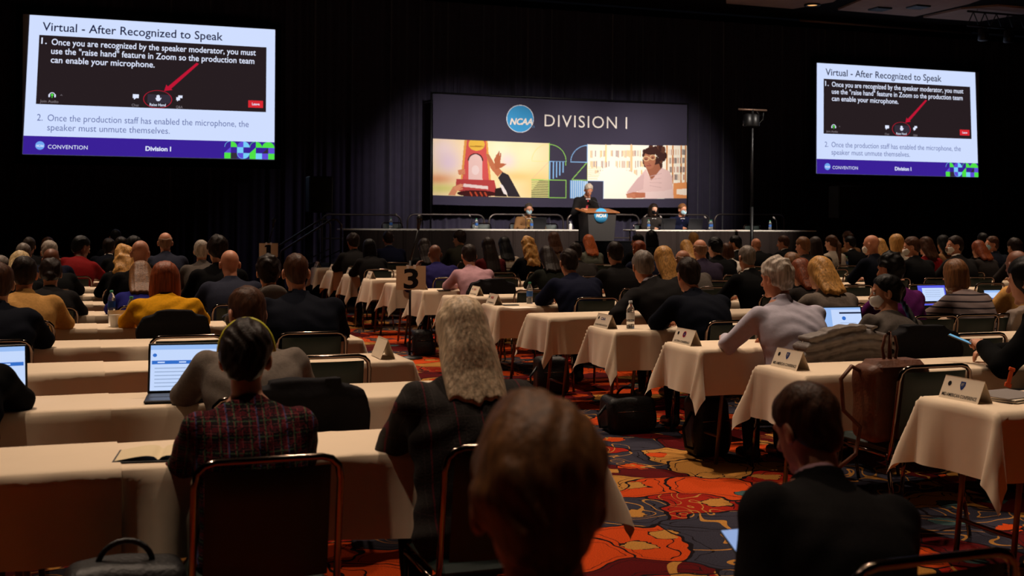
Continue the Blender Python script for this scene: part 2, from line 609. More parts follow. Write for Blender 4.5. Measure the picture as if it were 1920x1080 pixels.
def screen(corners, Y, label):
    TL, TR, BR, BL = corners
    cx = (TL[0] + TR[0]) / 2
    o = thing('projection_screen', label, 'screen', (cx, Y, BL[1]))
    ms = [emit('slide_' + k, COLS[k]) for k in SLIDE]
    I = {k: i for i, k in enumerate(SLIDE)}
    A = (TR[0] - TL[0]) / (TL[1] - BL[1])

    def at(u, v, lay=0):
        x = (TL[0] * (1 - v) + BL[0] * v) * (1 - u) + (TR[0] * (1 - v) + BR[0] * v) * u
        z = (TL[1] * (1 - v) + BL[1] * v) * (1 - u) + (TR[1] * (1 - v) + BR[1] * v) * u
        return (x - cx, -.003 * lay, z - BL[1])
    mb = MB()
    P = lambda pts, k, lay: mb.poly([at(u, v, lay) for u, v in pts][::-1], I[k])
    R = lambda u0, v0, u1, v1, k, lay: P([(u0, v0), (u1, v0), (u1, v1), (u0, v1)], k, lay)
    T = lambda s, u0, u1, base, k, lay=2, bold=0.0, cap=None, sh=0.0, sp=1.0: add_text(mb, s, u0, u1, -base, lambda x, y: at(x, -y, lay), I[k], bold, cap, sh, sp)

    def ell(cu, cv, ru, k, lay, a0=0, a1=360, inner=0.0, n=28, rv=None):
        rv = rv or ru * A
        pts = [(cu + ru * math.cos(math.radians(a0 + (a1 - a0) * i / n)), cv - rv * math.sin(math.radians(a0 + (a1 - a0) * i / n))) for i in range(n + 1)]
        if inner:
            q = [(cu + (p[0] - cu) * inner, cv + (p[1] - cv) * inner) for p in pts]
            for i in range(n):
                P([pts[i + 1], pts[i], q[i], q[i + 1]], k, lay)
        else:
            P((pts + [(cu, cv)] if a1 - a0 < 360 else pts[:-1])[::-1], k, lay)
    R(0, 0, 1, 1, 'white', 0)
    T('Virtual - After Recognized to Speak', .051, .776, .107, 'navy_text', cap=.064, bold=.008)
    R(.04, .14, .963, .638, 'panel', 1)
    T('1.', .049, .07, .203, 'pale', bold=.010, cap=.047)
    T('Once you are recognized by the speaker moderator, you must', .0885, .917, .207, 'pale', bold=.010, cap=.047)
    T('use the "raise hand" feature in Zoom so the production team', .0885, .911, .272, 'pale', bold=.010, cap=.047)
    T('can enable your microphone.', .0885, .497, .336, 'pale', bold=.010, cap=.047)
    # tool bar
    ell(.1, .572, .0125, 'pale', 2, 0, 180, .78)
    R(.086, .565, .092, .585, 'pale', 2)
    R(.108, .565, .114, .585, 'pale', 2)
    ell(.1, .568, .005, 'green', 3)
    R(.0985, .568, .1015, .59, 'green', 3)
    P([(.130, .572), (.135, .562), (.140, .572), (.138, .572), (.135, .566), (.132, .572)], 'dim', 2)
    T('Join Audio', .055, .125, .625, 'dim', cap=.02, bold=.01)
    R(.413, .54, .437, .568, 'pale', 2)
    P([(.418, .568), (.427, .568), (.418, .58)], 'pale', 2)
    T('Chat', .41, .438, .63, 'dim', cap=.02, bold=.01)
    R(.472, .535, .565, .6, 'button', 2)
    P([(.507, .578), (.504, .562), (.508, .56), (.508, .543), (.512, .54), (.515, .538), (.519, .541), (.521, .547), (.522, .565), (.526, .558), (.528, .562), (.522, .58), (.517, .585), (.511, .584)], 'pale', 3)
    T('Raise Hand', .481, .546, .622, 'pale', 3, .012, .021)
    R(.596, .536, .613, .556, 'pale', 2)
    R(.588, .55, .603, .572, 'pale', 3)
    P([(.592, .572), (.598, .572), (.592, .582)], 'pale', 3)
    T('Q&A', .588, .615, .632, 'dim', cap=.02, bold=.01)
    ell(.513, .571, .058, 'red', 4, 0, 360, .955, 48, .067)
    P([(.668, .285), (.678, .293), (.566, .489), (.572, .497), (.538, .508), (.546, .46), (.553, .473)], 'red', 5)
    R(.887, .552, .95, .607, 'leave', 2)
    T('Leave', .903, .935, .588, 'pale', 3, .016, .02)
    T('2.', .047, .068, .757, 'grey_text', cap=.05, bold=-.002)
    T('Once the production staff has enabled the microphone, the', .087, .89, .757, 'grey_text', cap=.05, bold=-.002)
    T('speaker must unmute themselves.', .087, .565, .826, 'grey_text', cap=.05, bold=-.002)
    R(0, .868, 1, 1, 'purple', 1)
    ell(.063, .936, .0175, 'blue', 2)
    T('NCAA', .049, .077, .946, 'pale', 3, .03, .017, .25)
    T('CONVENTION', .093, .244, .957, 'pale', 2, 0, .03, sp=1.05)
    T('Division I', .47, .572, .955, 'pale', 2, .03, .034)
    # year built of quarter discs and squares
    w = .0525
    h = .132 / 3

    def q(i, r, ang, k):  # quarter disc in cell (i half columns, r row) with its corner at one of four corners
        x0, y0 = .79 + i * w / 2, .868 + r * h
        cu, cv = (x0, y0 + h) if ang == 0 else (x0 + w / 2, y0 + h) if ang == 90 else (x0 + w / 2, y0) if ang == 180 else (x0, y0)
        pts = [(cu + w / 2 * math.cos(math.radians(ang + t)), cv - h * math.sin(math.radians(ang + t))) for t in range(0, 91, 9)]
        P((pts + [(cu, cv)])[::-1], k, 2)

    def sq(i, r, k, m=0):
        x0, y0 = .79 + i * w / 2, .868 + r * h
        if m == 0:
            R(x0, y0, x0 + w / 2, y0 + h, k, 2)
        else:
            P([(x0 + w / 2, y0), (x0 + w / 2, y0 + h), (x0, y0 + h)], k, 2)
    ell(.79 + w / 2, .868 + h, w / 2, 'cyan', 3, 90, 180, .94)
    q(1, 0, 0, 'green'); sq(0, 2, 'green'); sq(1, 2, 'button'); sq(0, 1, 'violet', 1)
    q(2, 0, 90, 'violet'); q(3, 0, 0, 'cyan'); sq(2, 1, 'cyan'); sq(3, 1, 'purple'); q(3, 2, 270, 'cyan'); q(2, 2, 180, 'violet')
    ell(.79 + 2.99 * w / 2, .868 + 2 * h, w / 2, 'cyan', 3, 180, 270, .94)
    q(4, 0, 90, 'purple'); q(5, 0, 0, 'green'); sq(4, 1, 'green', 1); sq(5, 1, 'purple'); sq(4, 2, 'green'); sq(5, 2, 'cyan')
    ell(.79 + 5 * w / 2, .868 + h, w / 2, 'green', 3, 90, 180, .94)
    q(6, 0, 90, 'green'); q(7, 0, 0, 'green'); sq(6, 1, 'button', 1); sq(7, 1, 'violet'); sq(6, 2, 'violet'); sq(7, 2, 'green')
    mb.obj('slide', ms, o).location = (0, -.032, 0)
    # fabric and black border
    x0, x1 = min(TL[0], BL[0]) - cx, max(TR[0], BR[0]) - cx
    hh = TL[1] - BL[1]
    MB().box((x0 - .01, -.026, -.01), (x1 + .01, .0, hh + .01)).obj('screen_fabric', mat('screen_fabric', (150, 150, 155), .9), o)
    MB().box((x0 - .14, -.02, -.2), (x1 + .14, .03, hh + .14)).obj('black_border', mat('black_cloth', (9, 9, 10), .95, spec=.05), o)
    for sx in (x0 + .4, x1 - .4):
        MB().tube([(sx, .01, hh + .12), (sx, .01, CEIL - BL[1])], .01, 6).obj('hanger_cable', M_BLACK, o)
    return o


screen([(-.97, 5.775), (4.07, 5.775), (4.07, 2.90), (-1.09, 2.89)], 26.6, 'hanging projection screen showing a slide, large and left of the stage')
screen([(18.16, 5.765), (23.30, 5.765), (23.43, 2.87), (18.17, 2.87)], 26.6, 'hanging projection screen showing a slide, right of the stage beyond the lamp stand')

# ------------------------------------------------------------------ stage banner (printed cloth)
BX0, BX1, BZ0, BZ1, BY = 7.693, 14.308, 1.9395, 4.507, 26.5


def paint_banner(nu, nv):
    U, V = np.meshgrid((np.arange(nu)) / (nu - 1), (np.arange(nv)) / (nv - 1), indexing='ij')
    Xc = 45 + 1833 * U
    yt = 28 + (Xc - 45) * (70 / 1830)
    yb = 822 + (Xc - 45) * (14 / 1830)
    Yc = yt + (yb - yt) * V
    img = np.zeros((nu, nv, 3)) + np.array([64, 59, 76.])
    rng = np.random.RandomState(5)

    def inpoly(p):
        r = np.zeros(Xc.shape, bool)
        n = len(p)
        for i in range(n):
            (xa, ya), (xb, yb_) = p[i], p[(i + 1) % n]
            if ya == yb_:
                continue
            c = ((ya > Yc) != (yb_ > Yc)) & (Xc < (xb - xa) * (Yc - ya) / (yb_ - ya) + xa)
            r ^= c
        return r

    def poly(p, c, clip=None):
        k = inpoly(p)
        if clip is not None:
            k &= clip
        img[k] = c

    def el(cx, cy, rx, ry, c, clip=None):
        k = ((Xc - cx) / rx) ** 2 + ((Yc - cy) / ry) ** 2 < 1
        if clip is not None:
            k &= clip
        img[k] = c

    def line(x0, y0, x1, y1, w, c):
        dx, dy = x1 - x0, y1 - y0
        t = np.clip(((Xc - x0) * dx + (Yc - y0) * dy) / (dx * dx + dy * dy), 0, 1)
        img[np.hypot(Xc - x0 - t * dx, Yc - y0 - t * dy) < w / 2] = c

    def arc(cx, cy, r, q, w, c):
        d = np.abs(np.hypot(Xc - cx, Yc - cy) - r) < w / 2
        k = {'ul': (Xc <= cx) & (Yc <= cy), 'ur': (Xc >= cx) & (Yc <= cy)}[q]
        img[d & k] = c

    def blob(cx, cy, r, c, a, m, ry=None):
        g = a * np.exp(-(((Xc - cx) / r) ** 2 + ((Yc - cy) / (ry or r)) ** 2))
        g = g * m
        img[:] = img * (1 - g[..., None]) + np.array(c) * g[..., None]
    A = inpoly([(40, 350), (850, 370), (850, 762), (36, 755)])
    img[A] = (252, 228, 178)
    for b_ in [(110, 420, 100, (250, 228, 225), .9), (500, 420, 110, (232, 240, 205), .9), (150, 520, 90, (228, 205, 228), .8), (70, 640, 120, (226, 150, 105), .8, 38),
               (620, 610, 130, (245, 190, 110), .6, 40), (110, 705, 150, (215, 214, 120), .8, 35), (560, 500, 60, (225, 205, 235), .6), (780, 680, 120, (236, 196, 110), .6), (700, 430, 100, (252, 240, 200), .8)]:
        blob(*b_[:5], A, *b_[5:])
    SK, SK2 = (196, 118, 80), (214, 140, 104)
    poly([(275, 352), (412, 355), (432, 645), (240, 645)], (206, 84, 82), A)
    poly([(258, 352), (276, 352), (246, 645), (234, 645)], (222, 156, 78), A)
    poly([(404, 354), (416, 354), (442, 645), (428, 645)], (222, 156, 78), A)
    el(342, 385, 56, 46, (228, 184, 74), A)
    el(342, 400, 50, 4, (170, 120, 40), A)
    el(335, 505, 54, 56, (58, 30, 32), A & (Yc < 505))
    el(335, 505, 45, 48, (226, 192, 186), A & (Yc < 507))
    poly([(288, 500), (381, 500), (384, 655), (286, 652)], (226, 190, 184), A)
    el(335, 570, 26, 34, (232, 208, 205), A)
    poly([(205, 635), (465, 640), (486, 735), (470, 755), (196, 718)], (178, 66, 66), A)
    poly([(255, 668), (422, 684), (422, 706), (250, 690)], (228, 208, 204), A)
    el(345, 738, 135, 24, (64, 26, 26), A)
    for x_ in (300, 335, 370, 400):
        line(x_, 730, x_ + 12, 752, 11, (180, 70, 45))
    poly([(214, 572), (258, 562), (266, 604), (222, 604)], SK, A)
    for k in range(3):
        line(218, 575 + k * 11, 262, 570 + k * 11, 7, SK2)
    poly([(148, 752), (182, 692), (236, 668), (248, 684), (208, 726), (196, 755)], SK2, A)
    for k in range(3):
        line(190 + k * 8, 700 + k * 9, 246, 676 + k * 14, 8, (224, 150, 112))
    poly([(402, 448), (428, 456), (470, 530), (522, 578), (488, 616), (440, 556)], (188, 112, 78), A)
    poly([(462, 492), (498, 428), (506, 518), (552, 522), (512, 550), (472, 562)], (178, 100, 68), A)
    for x_ in (470, 486, 498):
        line(x_, 530, x_ + 10, 440 + abs(x_ - 490), 9, (178, 100, 68))
    poly([(520, 580), (562, 600), (648, 757), (560, 757), (490, 622)], (48, 42, 48), A)
    poly([(470, 700), (518, 690), (556, 757), (468, 757)], (42, 30, 30), A)
    poly([(498, 664), (520, 672), (548, 718), (556, 745), (530, 736)], (236, 226, 226), A)
    # the numerals
    GR, BL, YE = (146, 204, 96), (136, 186, 236), (236, 226, 140)
    arc(850, 500, 123, 'ul', 4, YE)
    line(728, 500, 850, 500, 3, YE)
    line(732, 625, 848, 506, 3, (226, 176, 156))
    S1 = inpoly([(727, 632), (852, 632), (852, 762), (727, 762)])
    img[S1] = (232, 226, 150)
    img[S1 & (((Yc - 640) % 12) < 5)] = (50, 52, 44)
    line(727, 632, 852, 632, 5, GR)
    arc(852, 500, 120, 'ur', 5, GR)
    line(852, 370, 852, 760, 5, GR)
    line(852, 500, 972, 502, 5, BL)
    line(971, 500, 971, 528, 5, GR)
    for i, (x_, y_) in enumerate(((857, 628), (882, 622), (906, 612), (929, 598), (951, 578))):
        line(x_, 506, x_, y_, 8, BL)
    for a_ in ((857, 633, 972, 634), (972, 634, 972, 762), (972, 762, 857, 760)):
        line(*a_, 6, GR)
    arc(1125, 505, 119, 'ul', 5, BL)
    line(1005, 505, 1125, 507, 5, BL)
    line(1125, 380, 1125, 507, 5, BL)
    B = inpoly([(1127, 378), (1882, 392), (1884, 772), (1127, 766)])
    img[B] = (255, 247, 230)
    blob(1300, 600, 160, (255, 250, 235), .9, B)
    for r0 in (425, 500, 565):
        for k in range(46):
            x_ = 1150 + k * 9
            if rng.rand() < .6:
                line(x_, r0, x_, r0 + 34 + rng.rand() * 14, 6, [(212, 178, 150), (186, 140, 118), (240, 190, 120), (150, 120, 120)][rng.randint(4)])
    line(1452, 388, 1452, 560, 18, (240, 200, 150))
    line(1262, 384, 1262, 500, 12, (250, 214, 150))
    el(1330, 650, 190, 95, (255, 247, 232), B)
    for x_ in (1722, 1768, 1834, 1868):
        line(x_, 395, x_, 660, 13, (214, 146, 80))
    for r0 in (420, 480, 545, 600):
        for k in range(15):
            x_ = 1738 + k * 9
            if rng.rand() < .75:
                line(x_, r0, x_, r0 + 36, 6, [(120, 80, 70), (235, 205, 175), (190, 120, 90), (70, 55, 60)][rng.randint(4)])
    poly([(1775, 660), (1884, 655), (1884, 772), (1770, 772)], (236, 156, 96), B)
    poly([(1800, 705), (1884, 700), (1884, 750), (1800, 740)], (255, 240, 222), B)
    HR = (64, 38, 34)
    for k in range(46):
        a_ = rng.rand() * 2 * PI
        r_ = rng.rand() ** .5
        el(1632 + 86 * r_ * math.cos(a_), 470 + 88 * r_ * math.sin(a_), 16, 26, HR if k % 3 else (96, 60, 46), B)
    for k in range(12):
        el(1560 - rng.rand() * 16, 430 + k * 9, 12, 16, HR, B)
    poly([(1560, 545), (1660, 520), (1690, 600), (1600, 640)], (158, 98, 74), B)
    el(1588, 492, 45, 66, (172, 110, 84), B)
    el(1600, 428, 52, 28, HR, B)
    for x_, y_ in ((1562, 482), (1612, 474)):
        k = np.abs(np.hypot((Xc - x_) / 1.25, Yc - y_) - 17) < 2
        img[k & B] = (226, 198, 150)
        el(x_, y_ + 4, 9, 4, (50, 28, 26), B)
    line(1582, 520, 1590, 524, 5, (130, 72, 58))
    line(1566, 534, 1598, 532, 6, (140, 62, 62))
    SW = (226, 192, 188)
    poly([(1488, 640), (1560, 556), (1600, 640), (1682, 550), (1738, 572), (1764, 620), (1776, 770), (1545, 770), (1500, 720)], SW, B)
    poly([(1500, 620), (1548, 590), (1540, 700), (1440, 742), (1418, 724)], (214, 178, 176), B)
    poly([(1545, 722), (1700, 716), (1772, 700), (1776, 770), (1545, 766)], (232, 204, 200), B)
    for k in range(4):
        line(1590, 610 + k * 22, 1680, 590 + k * 34, 4, (206, 168, 166))
    poly([(1412, 735), (1470, 722), (1556, 728), (1556, 762), (1470, 766), (1424, 762)], (186, 112, 84), B)
    for k in range(3):
        line(1420, 740 + k * 9, 1478, 736 + k * 10, 6, (204, 134, 102))
    # second numeral over the photo
    S2 = inpoly([(1003, 636), (1132, 640), (1132, 766), (1003, 764)])
    img[S2] = (206, 226, 244)
    img[S2 & (((Xc - 1003) % 14) < 8)] = (112, 168, 226)
    S3 = inpoly([(1132, 640), (1247, 642), (1247, 768), (1132, 766)])
    img[S3] = (64, 60, 78)
    for a_ in ((1132, 640, 1247, 642), (1247, 642, 1247, 768)):
        line(*a_, 4, BL)
    line(1016, 630, 1120, 511, 6, GR)
    line(1016, 632, 1128, 636, 5, GR)
    line(1127, 510, 1127, 634, 4, (206, 220, 110))
    for k in range(7):
        line(1132, 540 + k * 14, 1236 - k * 6, 542 + k * 14, 3, (240, 206, 120))
    line(1127, 378, 1127, 510, 4, BL)
    el(642, 198, 96, 99, (236, 240, 246))
    el(642, 198, 92, 95, (66, 158, 216))
    el(735, 255, 8, 8, (92, 150, 200))
    el(735, 255, 6, 6, (64, 59, 76))
    return img


def build_banner():
    o = thing('stage_banner', 'wide printed banner with DIVISION I lettering hung behind the speakers', 'banner', ((BX0 + BX1) / 2, BY, BZ0))
    nu, nv = 640, 256
    img = paint_banner(nu, nv)
    c = img / 255.0
    c = np.where(c <= .04045, c / 12.92, ((c + .055) / 1.055) ** 2.4)
    W, H = BX1 - BX0, BZ1 - BZ0
    us, vs = np.linspace(0, 1, nu), np.linspace(0, 1, nv)

    def surf(U, V):
        x = (U - .5) * W
        y = -.012 * np.sin(U * 23 + 1.5 * V) * (.3 + V) - .02 * np.cos(U * 7) * V - .02 * np.exp(-((U - .03) / .03) ** 2)
        z = H * (1 - V) - .02 * np.sin(U * PI) * (1 - V) - .03 * np.sin(PI * U) * V
        return x, y, z
    U, V = np.meshgrid(us, vs, indexing='ij')
    x, y, z = surf(U, V)
    nV = nu * nv
    co = np.stack([x.ravel(), y.ravel(), z.ravel()], 1).astype(np.float32)
    i, j = np.meshgrid(np.arange(nu - 1), np.arange(nv - 1), indexing='ij')
    q = np.stack([i * nv + j, i * nv + j + 1, (i + 1) * nv + j + 1, (i + 1) * nv + j], -1).reshape(-1, 4)
    me = mesh_np('banner_cloth', co, q)
    at_ = me.color_attributes.new('print', 'FLOAT_COLOR', 'POINT')
    at_.data.foreach_set('color', np.concatenate([c.reshape(-1, 3), np.ones((nV, 1))], 1).astype(np.float32).ravel())
    m = bpy.data.materials.new('printed_cloth')
    m.use_nodes = True
    nt = NT(m)
    a = nt.new('ShaderNodeAttribute', attribute_name='print')
    b = nt.n['Principled BSDF']
    b.inputs['Roughness'].default_value = .85
    b.inputs['Specular IOR Level'].default_value = .08
    nt.link(a.outputs['Color'], b.inputs['Base Color'])
    link('cloth', me, m, o)
    # lettering lies on the cloth
    sx = lambda cx: (cx - 45) / 1833

    def fn(cx, cy):
        cy = -cy
        yt = 28 + (cx - 45) * (70 / 1830)
        yb = 822 + (cx - 45) * (14 / 1830)
        X, Y, Z = surf(sx(cx), (cy - yt) / (yb - yt))
        return (X, Y - .01, Z)
    white = mat('banner_white_print', (244, 236, 226), .85, spec=.08)
    mb = MB()
    tilt = lambda cx, cy: fn(cx, cy - (cx - 815) * .03)
    add_text(mb, 'DIVISION I', 815, 1418, -250, tilt, 0, -.004, 90, spacing=1.12)
    mb.obj('title_lettering', white, o)
    mb = MB()
    add_text(mb, 'NCAA', 568, 730, -240, fn, 0, .035, 46, shear=.25, spacing=.98)
    mb.obj('logo_lettering', white, o)
    # batten and hanging lines
    MB().tube([(-W / 2, .03, H + .02), (W / 2, .03, H + .02)], .025).obj('batten', M_BLACK, o)
    for k in (-.4, 0, .4):
        MB().tube([(k * W, .03, H + .03), (k * W, .03, CEIL - BZ0)], .006, 5).obj('hanger_cable', M_BLACK, o)
    for k in (-1, 1):
        MB().tube([(k * (W / 2 + .03), .03, -BZ0 + .65), (k * (W / 2 + .03), .03, H + .04)], .022).obj('upright', M_BLACK, o)


def mesh_np(name, co, quads, smooth=True):
    me = bpy.data.meshes.new(name)
    n, k = len(co), len(quads)
    me.vertices.add(n)
    me.vertices.foreach_set('co', np.ascontiguousarray(co, dtype=np.float32).ravel())
    me.loops.add(k * 4)
    me.loops.foreach_set('vertex_index', np.ascontiguousarray(quads, dtype=np.int32).ravel())
    me.polygons.add(k)
    me.polygons.foreach_set('loop_start', np.arange(0, k * 4, 4, dtype=np.int32))
    me.polygons.foreach_set('loop_total', np.full(k, 4, dtype=np.int32))
    me.polygons.foreach_set('use_smooth', np.full(k, smooth))
    me.update(calc_edges=True)
    return me


build_banner()


# ------------------------------------------------------------------ people: implicit surfaces meshed on a grid
f4 = np.float32


def mesh_sdf(fn, lo, hi, h):
    lo = np.array(lo, float)
    hi = np.array(hi, float)
    n = np.maximum(np.ceil((hi - lo) / h).astype(int) + 1, 3)
    ax = [(lo[a] + h * np.arange(n[a])).astype(f4) for a in range(3)]
    X, Y, Z = np.meshgrid(*ax, indexing='ij')
    F = fn(np.stack([X.ravel(), Y.ravel(), Z.ravel()], 1)).reshape(n).astype(f4)
    S = F < 0
    cnt = np.zeros(n - 1, np.int8)
    for a in (0, 1):
        for b in (0, 1):
            for c in (0, 1):
                cnt += S[a:n[0] - 1 + a, b:n[1] - 1 + b, c:n[2] - 1 + c]
    act = (cnt > 0) & (cnt < 8)
    ijk = np.argwhere(act)
    if len(ijk) == 0:
        return np.zeros((0, 3), f4), np.zeros((0, 4), np.int32)
    idx = np.full(n - 1, -1, np.int32)
    idx[act] = np.arange(len(ijk))
    pos = np.zeros((len(ijk), 3))
    num = np.zeros(len(ijk))
    i, j, k = ijk.T
    for ax_ in range(3):
        for p in (0, 1):
            for q in (0, 1):
                o = [0, 0, 0]
                r = [x for x in range(3) if x != ax_]
                o[r[0]], o[r[1]] = p, q
                e = list(o)
                e[ax_] = 1
                fa = F[i + o[0], j + o[1], k + o[2]]
                fb = F[i + e[0], j + e[1], k + e[2]]
                m = (fa < 0) != (fb < 0)
                t = np.where(m, fa / np.where(m, fa - fb, 1), 0)
                for d in range(3):
                    pos[:, d] += np.where(m, o[d] + (t if d == ax_ else 0), 0)
                num += m
    co = lo + (ijk + pos / num[:, None]) * h
    quads = []
    # x edges
    for ax_ in range(3):
        r = [x for x in range(3) if x != ax_]
        sl0 = [slice(1, n[d] - 1) for d in range(3)]
        sl1 = [slice(1, n[d] - 1) for d in range(3)]
        sl0[ax_] = slice(0, n[ax_] - 1)
        sl1[ax_] = slice(1, n[ax_])
        a, b = S[tuple(sl0)], S[tuple(sl1)]
        for flip, m in ((False, a & ~b), (True, ~a & b)):
            g = np.argwhere(m)
            if len(g) == 0:
                continue
            g = g.copy()
            for d in r:
                g[:, d] += 1

            def cell(dp, dq):
                c = g.copy()
                c[:, r[0]] -= dp
                c[:, r[1]] -= dq
                return idx[c[:, 0], c[:, 1], c[:, 2]]
            qd = np.stack([cell(1, 1), cell(0, 1), cell(0, 0), cell(1, 0)], 1)
            if flip != (ax_ == 1):
                qd = qd[:, ::-1]
            quads.append(qd)
    qd = np.concatenate(quads) if quads else np.zeros((0, 4), np.int32)
    qd = qd[(qd >= 0).all(1)]
    return co.astype(f4), qd


def merge(parts):
    co, qs, o = [], [], 0
    for c, q in parts:
        co.append(c)
        qs.append(q + o)
        o += len(c)
    return np.concatenate(co), np.concatenate(qs)


def cap(P, a, b, ra, rb):
    a = np.array(a, f4)
    ba = np.array(b, f4) - a
    t = np.clip(((P - a) @ ba) / float(ba @ ba), 0, 1)
    return np.linalg.norm(P - a - t[:, None] * ba, axis=1) - (ra + (rb - ra) * t)


def ell(P, c, r):
    r = np.array(r, f4)
    q = (P - np.array(c, f4)) / r
    k0 = np.linalg.norm(q, axis=1)
    k1 = np.linalg.norm(q / r, axis=1) + 1e-6
    return k0 * (k0 - 1) / k1


def smin(a, b, k):
    h = np.clip(.5 + .5 * (b - a) / k, 0, 1)
    return b + (a - b) * h - k * h * (1 - h)


def smax(a, b, k):
    return -smin(-a, -b, k)


def rotx(a):
    c, s = math.cos(a), math.sin(a)
    return np.array([[1, 0, 0], [0, c, -s], [0, s, c]])


def rotz(a):
    c, s = math.cos(a), math.sin(a)
    return np.array([[c, -s, 0], [s, c, 0], [0, 0, 1]])


def roty(a):
    c, s = math.cos(a), math.sin(a)
    return np.array([[c, 0, s], [0, 1, 0], [-s, 0, c]])


TT = np.array([-.14, -.10, 0, .12, .25, .36, .44, .485, .515, .545, .575, .60])
TW = np.array([.02, .150, .180, .160, .166, .182, .188, .176, .145, .095, .066, .02])
TD = np.array([.02, .095, .122, .112, .114, .120, .112, .098, .082, .066, .054, .02])


class Pose:
    """joint positions of one seated (or standing) figure, facing +y, floor at z = 0"""

    def __init__(s, lean=22, hunch=.5, hpitch=8, hyaw=0, hroll=0, arms='table', sw=1.0, girth=1.0, stand=False, side=0):
        s.k = dict(lean=lean, hunch=hunch, sw=sw, girth=girth, stand=stand)
        s.sw, s.g, s.hunch, s.stand = sw, girth, hunch, stand
        s.hip = np.array([0, 0, .93 if stand else .54])
        s.R = roty(math.radians(side)) @ rotx(-math.radians(lean))
        nb = s.tp(0, 0, .55)
        s.neck = nb
        nl = math.radians(lean * .55 + hpitch * .45 + 14 * hunch)
        up = np.array([math.sin(math.radians(side * .6)), math.sin(nl), math.cos(nl)])
        s.headR = rotz(math.radians(hyaw)) @ rotx(-math.radians(hpitch)) @ roty(math.radians(hroll))
        s.head = nb + up * .165 + np.array([0, .022, 0])
        s.sh = {q: s.tp(q * .168 * sw, -.005, .462) for q in (-1, 1)}
        s.el, s.wr, s.hd = {}, {}, {}
        spec = arms if isinstance(arms, dict) else {-1: arms, 1: arms}
        for q in (-1, 1):
            a = spec[q]
            S = s.sh[q]
            if isinstance(a, (tuple, list)):
                E, W = np.array(a[0], float), np.array(a[1], float)
                d = E - S
                E = S + d / np.linalg.norm(d) * .285
                d = W - E
                W = E + d / np.linalg.norm(d) * .255
            elif a == 'table':
                d = np.array([q * .30, .50, -.80])
                E = S + d / np.linalg.norm(d) * .285
                E[2] = max(E[2], .805)
                d = np.array([q * -.75, .85, 0])
                W = E + d / np.linalg.norm(d) * .25
                W[2] = .80
            elif a == 'lap':
                d = np.array([q * .22, .12, -1])
                E = S + d / np.linalg.norm(d) * .285
                d = np.array([q * -.55, .9, -.05])
                W = E + d / np.linalg.norm(d) * .25
            elif a == 'hang':
                d = np.array([q * .3, .15, -1])
                E = S + d / np.linalg.norm(d) * .285
                d = np.array([q * .05, .25, -1])
                W = E + d / np.linalg.norm(d) * .25
            s.el[q], s.wr[q] = E, W
            s.hd[q] = (W - E) / np.linalg.norm(W - E)

    def c(s, t):
        return s.hunch * 1.5 * np.clip(np.asarray(t) - .2, 0, None) ** 2

    def tp(s, x, y, t):
        return s.hip + s.R @ np.array([x, y + float(s.c(t)), t])

    def torso(s, P, infl):
        Q = (P - s.hip.astype(f4)) @ s.R.astype(f4)
        t = Q[:, 2]
        g = s.g
        wob = np.interp(t, [0, .3, .45, .6], [g, g, s.sw, 1])
        w = np.interp(t, TT, TW) * wob + infl
        d = np.interp(t, TT, TD) * np.interp(t, [0, .3, .5, .6], [g, g, 1, 1]) + infl
        y = Q[:, 1] - s.c(t)
        q = np.sqrt((Q[:, 0] / w) ** 2 + (y / d) ** 2)
        r = (q - 1) * d
        return np.maximum(np.maximum(r, t - .60 - infl), -.13 - infl - t)

    def arm(s, P, q, infl, cut=0.0):
        W = s.wr[q] - s.hd[q] * cut
        d = cap(P, s.sh[q], s.el[q], .056 + infl, .043 + infl)
        return smin(d, cap(P, s.el[q], W, .043 + infl, (.029 + infl)), .02)

    def legs(s, P, infl):
        if s.stand:
            r = [(q * .095, 0, .88, q * .10, .03, .48, .085, .058, q * .10, 0, .09) for q in (-1, 1)]
        else:
            r = [(q * .095, .04, .555, q * .12, .43, .535, .082, .060, q * .115, .40, .09) for q in (-1, 1)]
        d = None
        for hx, hy, hz, kx, ky, kz, r0, r1, ax_, ay, az in r:
            e = smin(cap(P, (hx, hy, hz), (kx, ky, kz), r0 + infl, r1 + infl), cap(P, (kx, ky, kz), (ax_, ay, az), r1 + infl * .9, .042 + infl), .03)
            d = e if d is None else np.minimum(d, e)
        return d

    def hl(s, P):
        return (P - s.head.astype(f4)) @ s.headR.astype(f4)

    def skull(s, H, infl=0.0):
        d = ell(H, (0, -.014, .032), (.077 + infl, .098 + infl, .090 + infl))
        return smin(d, ell(H, (0, .026, -.042), (.060 + infl, .066 + infl, .082 + infl)), .035)

    def headsdf(s, P):
        H = s.hl(P)
        d = s.skull(H)
        d = smin(d, cap(H, (0, .088, .004), (0, .112, -.034), .009, .0145), .012)   # nose
        d = smin(d, cap(H, (-.032, .080, .024), (.032, .080, .024), .012, .012), .014)   # brow
        for q in (-1, 1):
            d = smax(d, -ell(H, (q * .031, .103, .004), (.017, .016, .012)), .012)
            HE = (H - np.array([q * .082, -.008, -.010], f4)) @ rotz(q * .45).astype(f4)
            e = ell(HE, (0, 0, 0), (.012, .026, .036))
            e = np.maximum(e, -ell(HE, (q * .011, .004, .002), (.008, .014, .022)))
            d = smin(d, e, .008)
        d = smin(d, cap(H, (-.017, .086, -.063), (.017, .086, -.063), .008, .008), .008)
        d = np.maximum(d, -cap(H, (-.02, .098, -.064), (.02, .098, -.064), .0022, .0022))
        d = smin(d, ell(H, (0, .076, -.106), (.022, .018, .017)), .02)
        nb = s.neck - (s.headR @ np.array([0, 0, 1])) * .04
        nt = s.head + s.headR @ np.array([0, -.028, -.045])
        return smin(d, cap(P, nb, nt, .060, .053), .025)


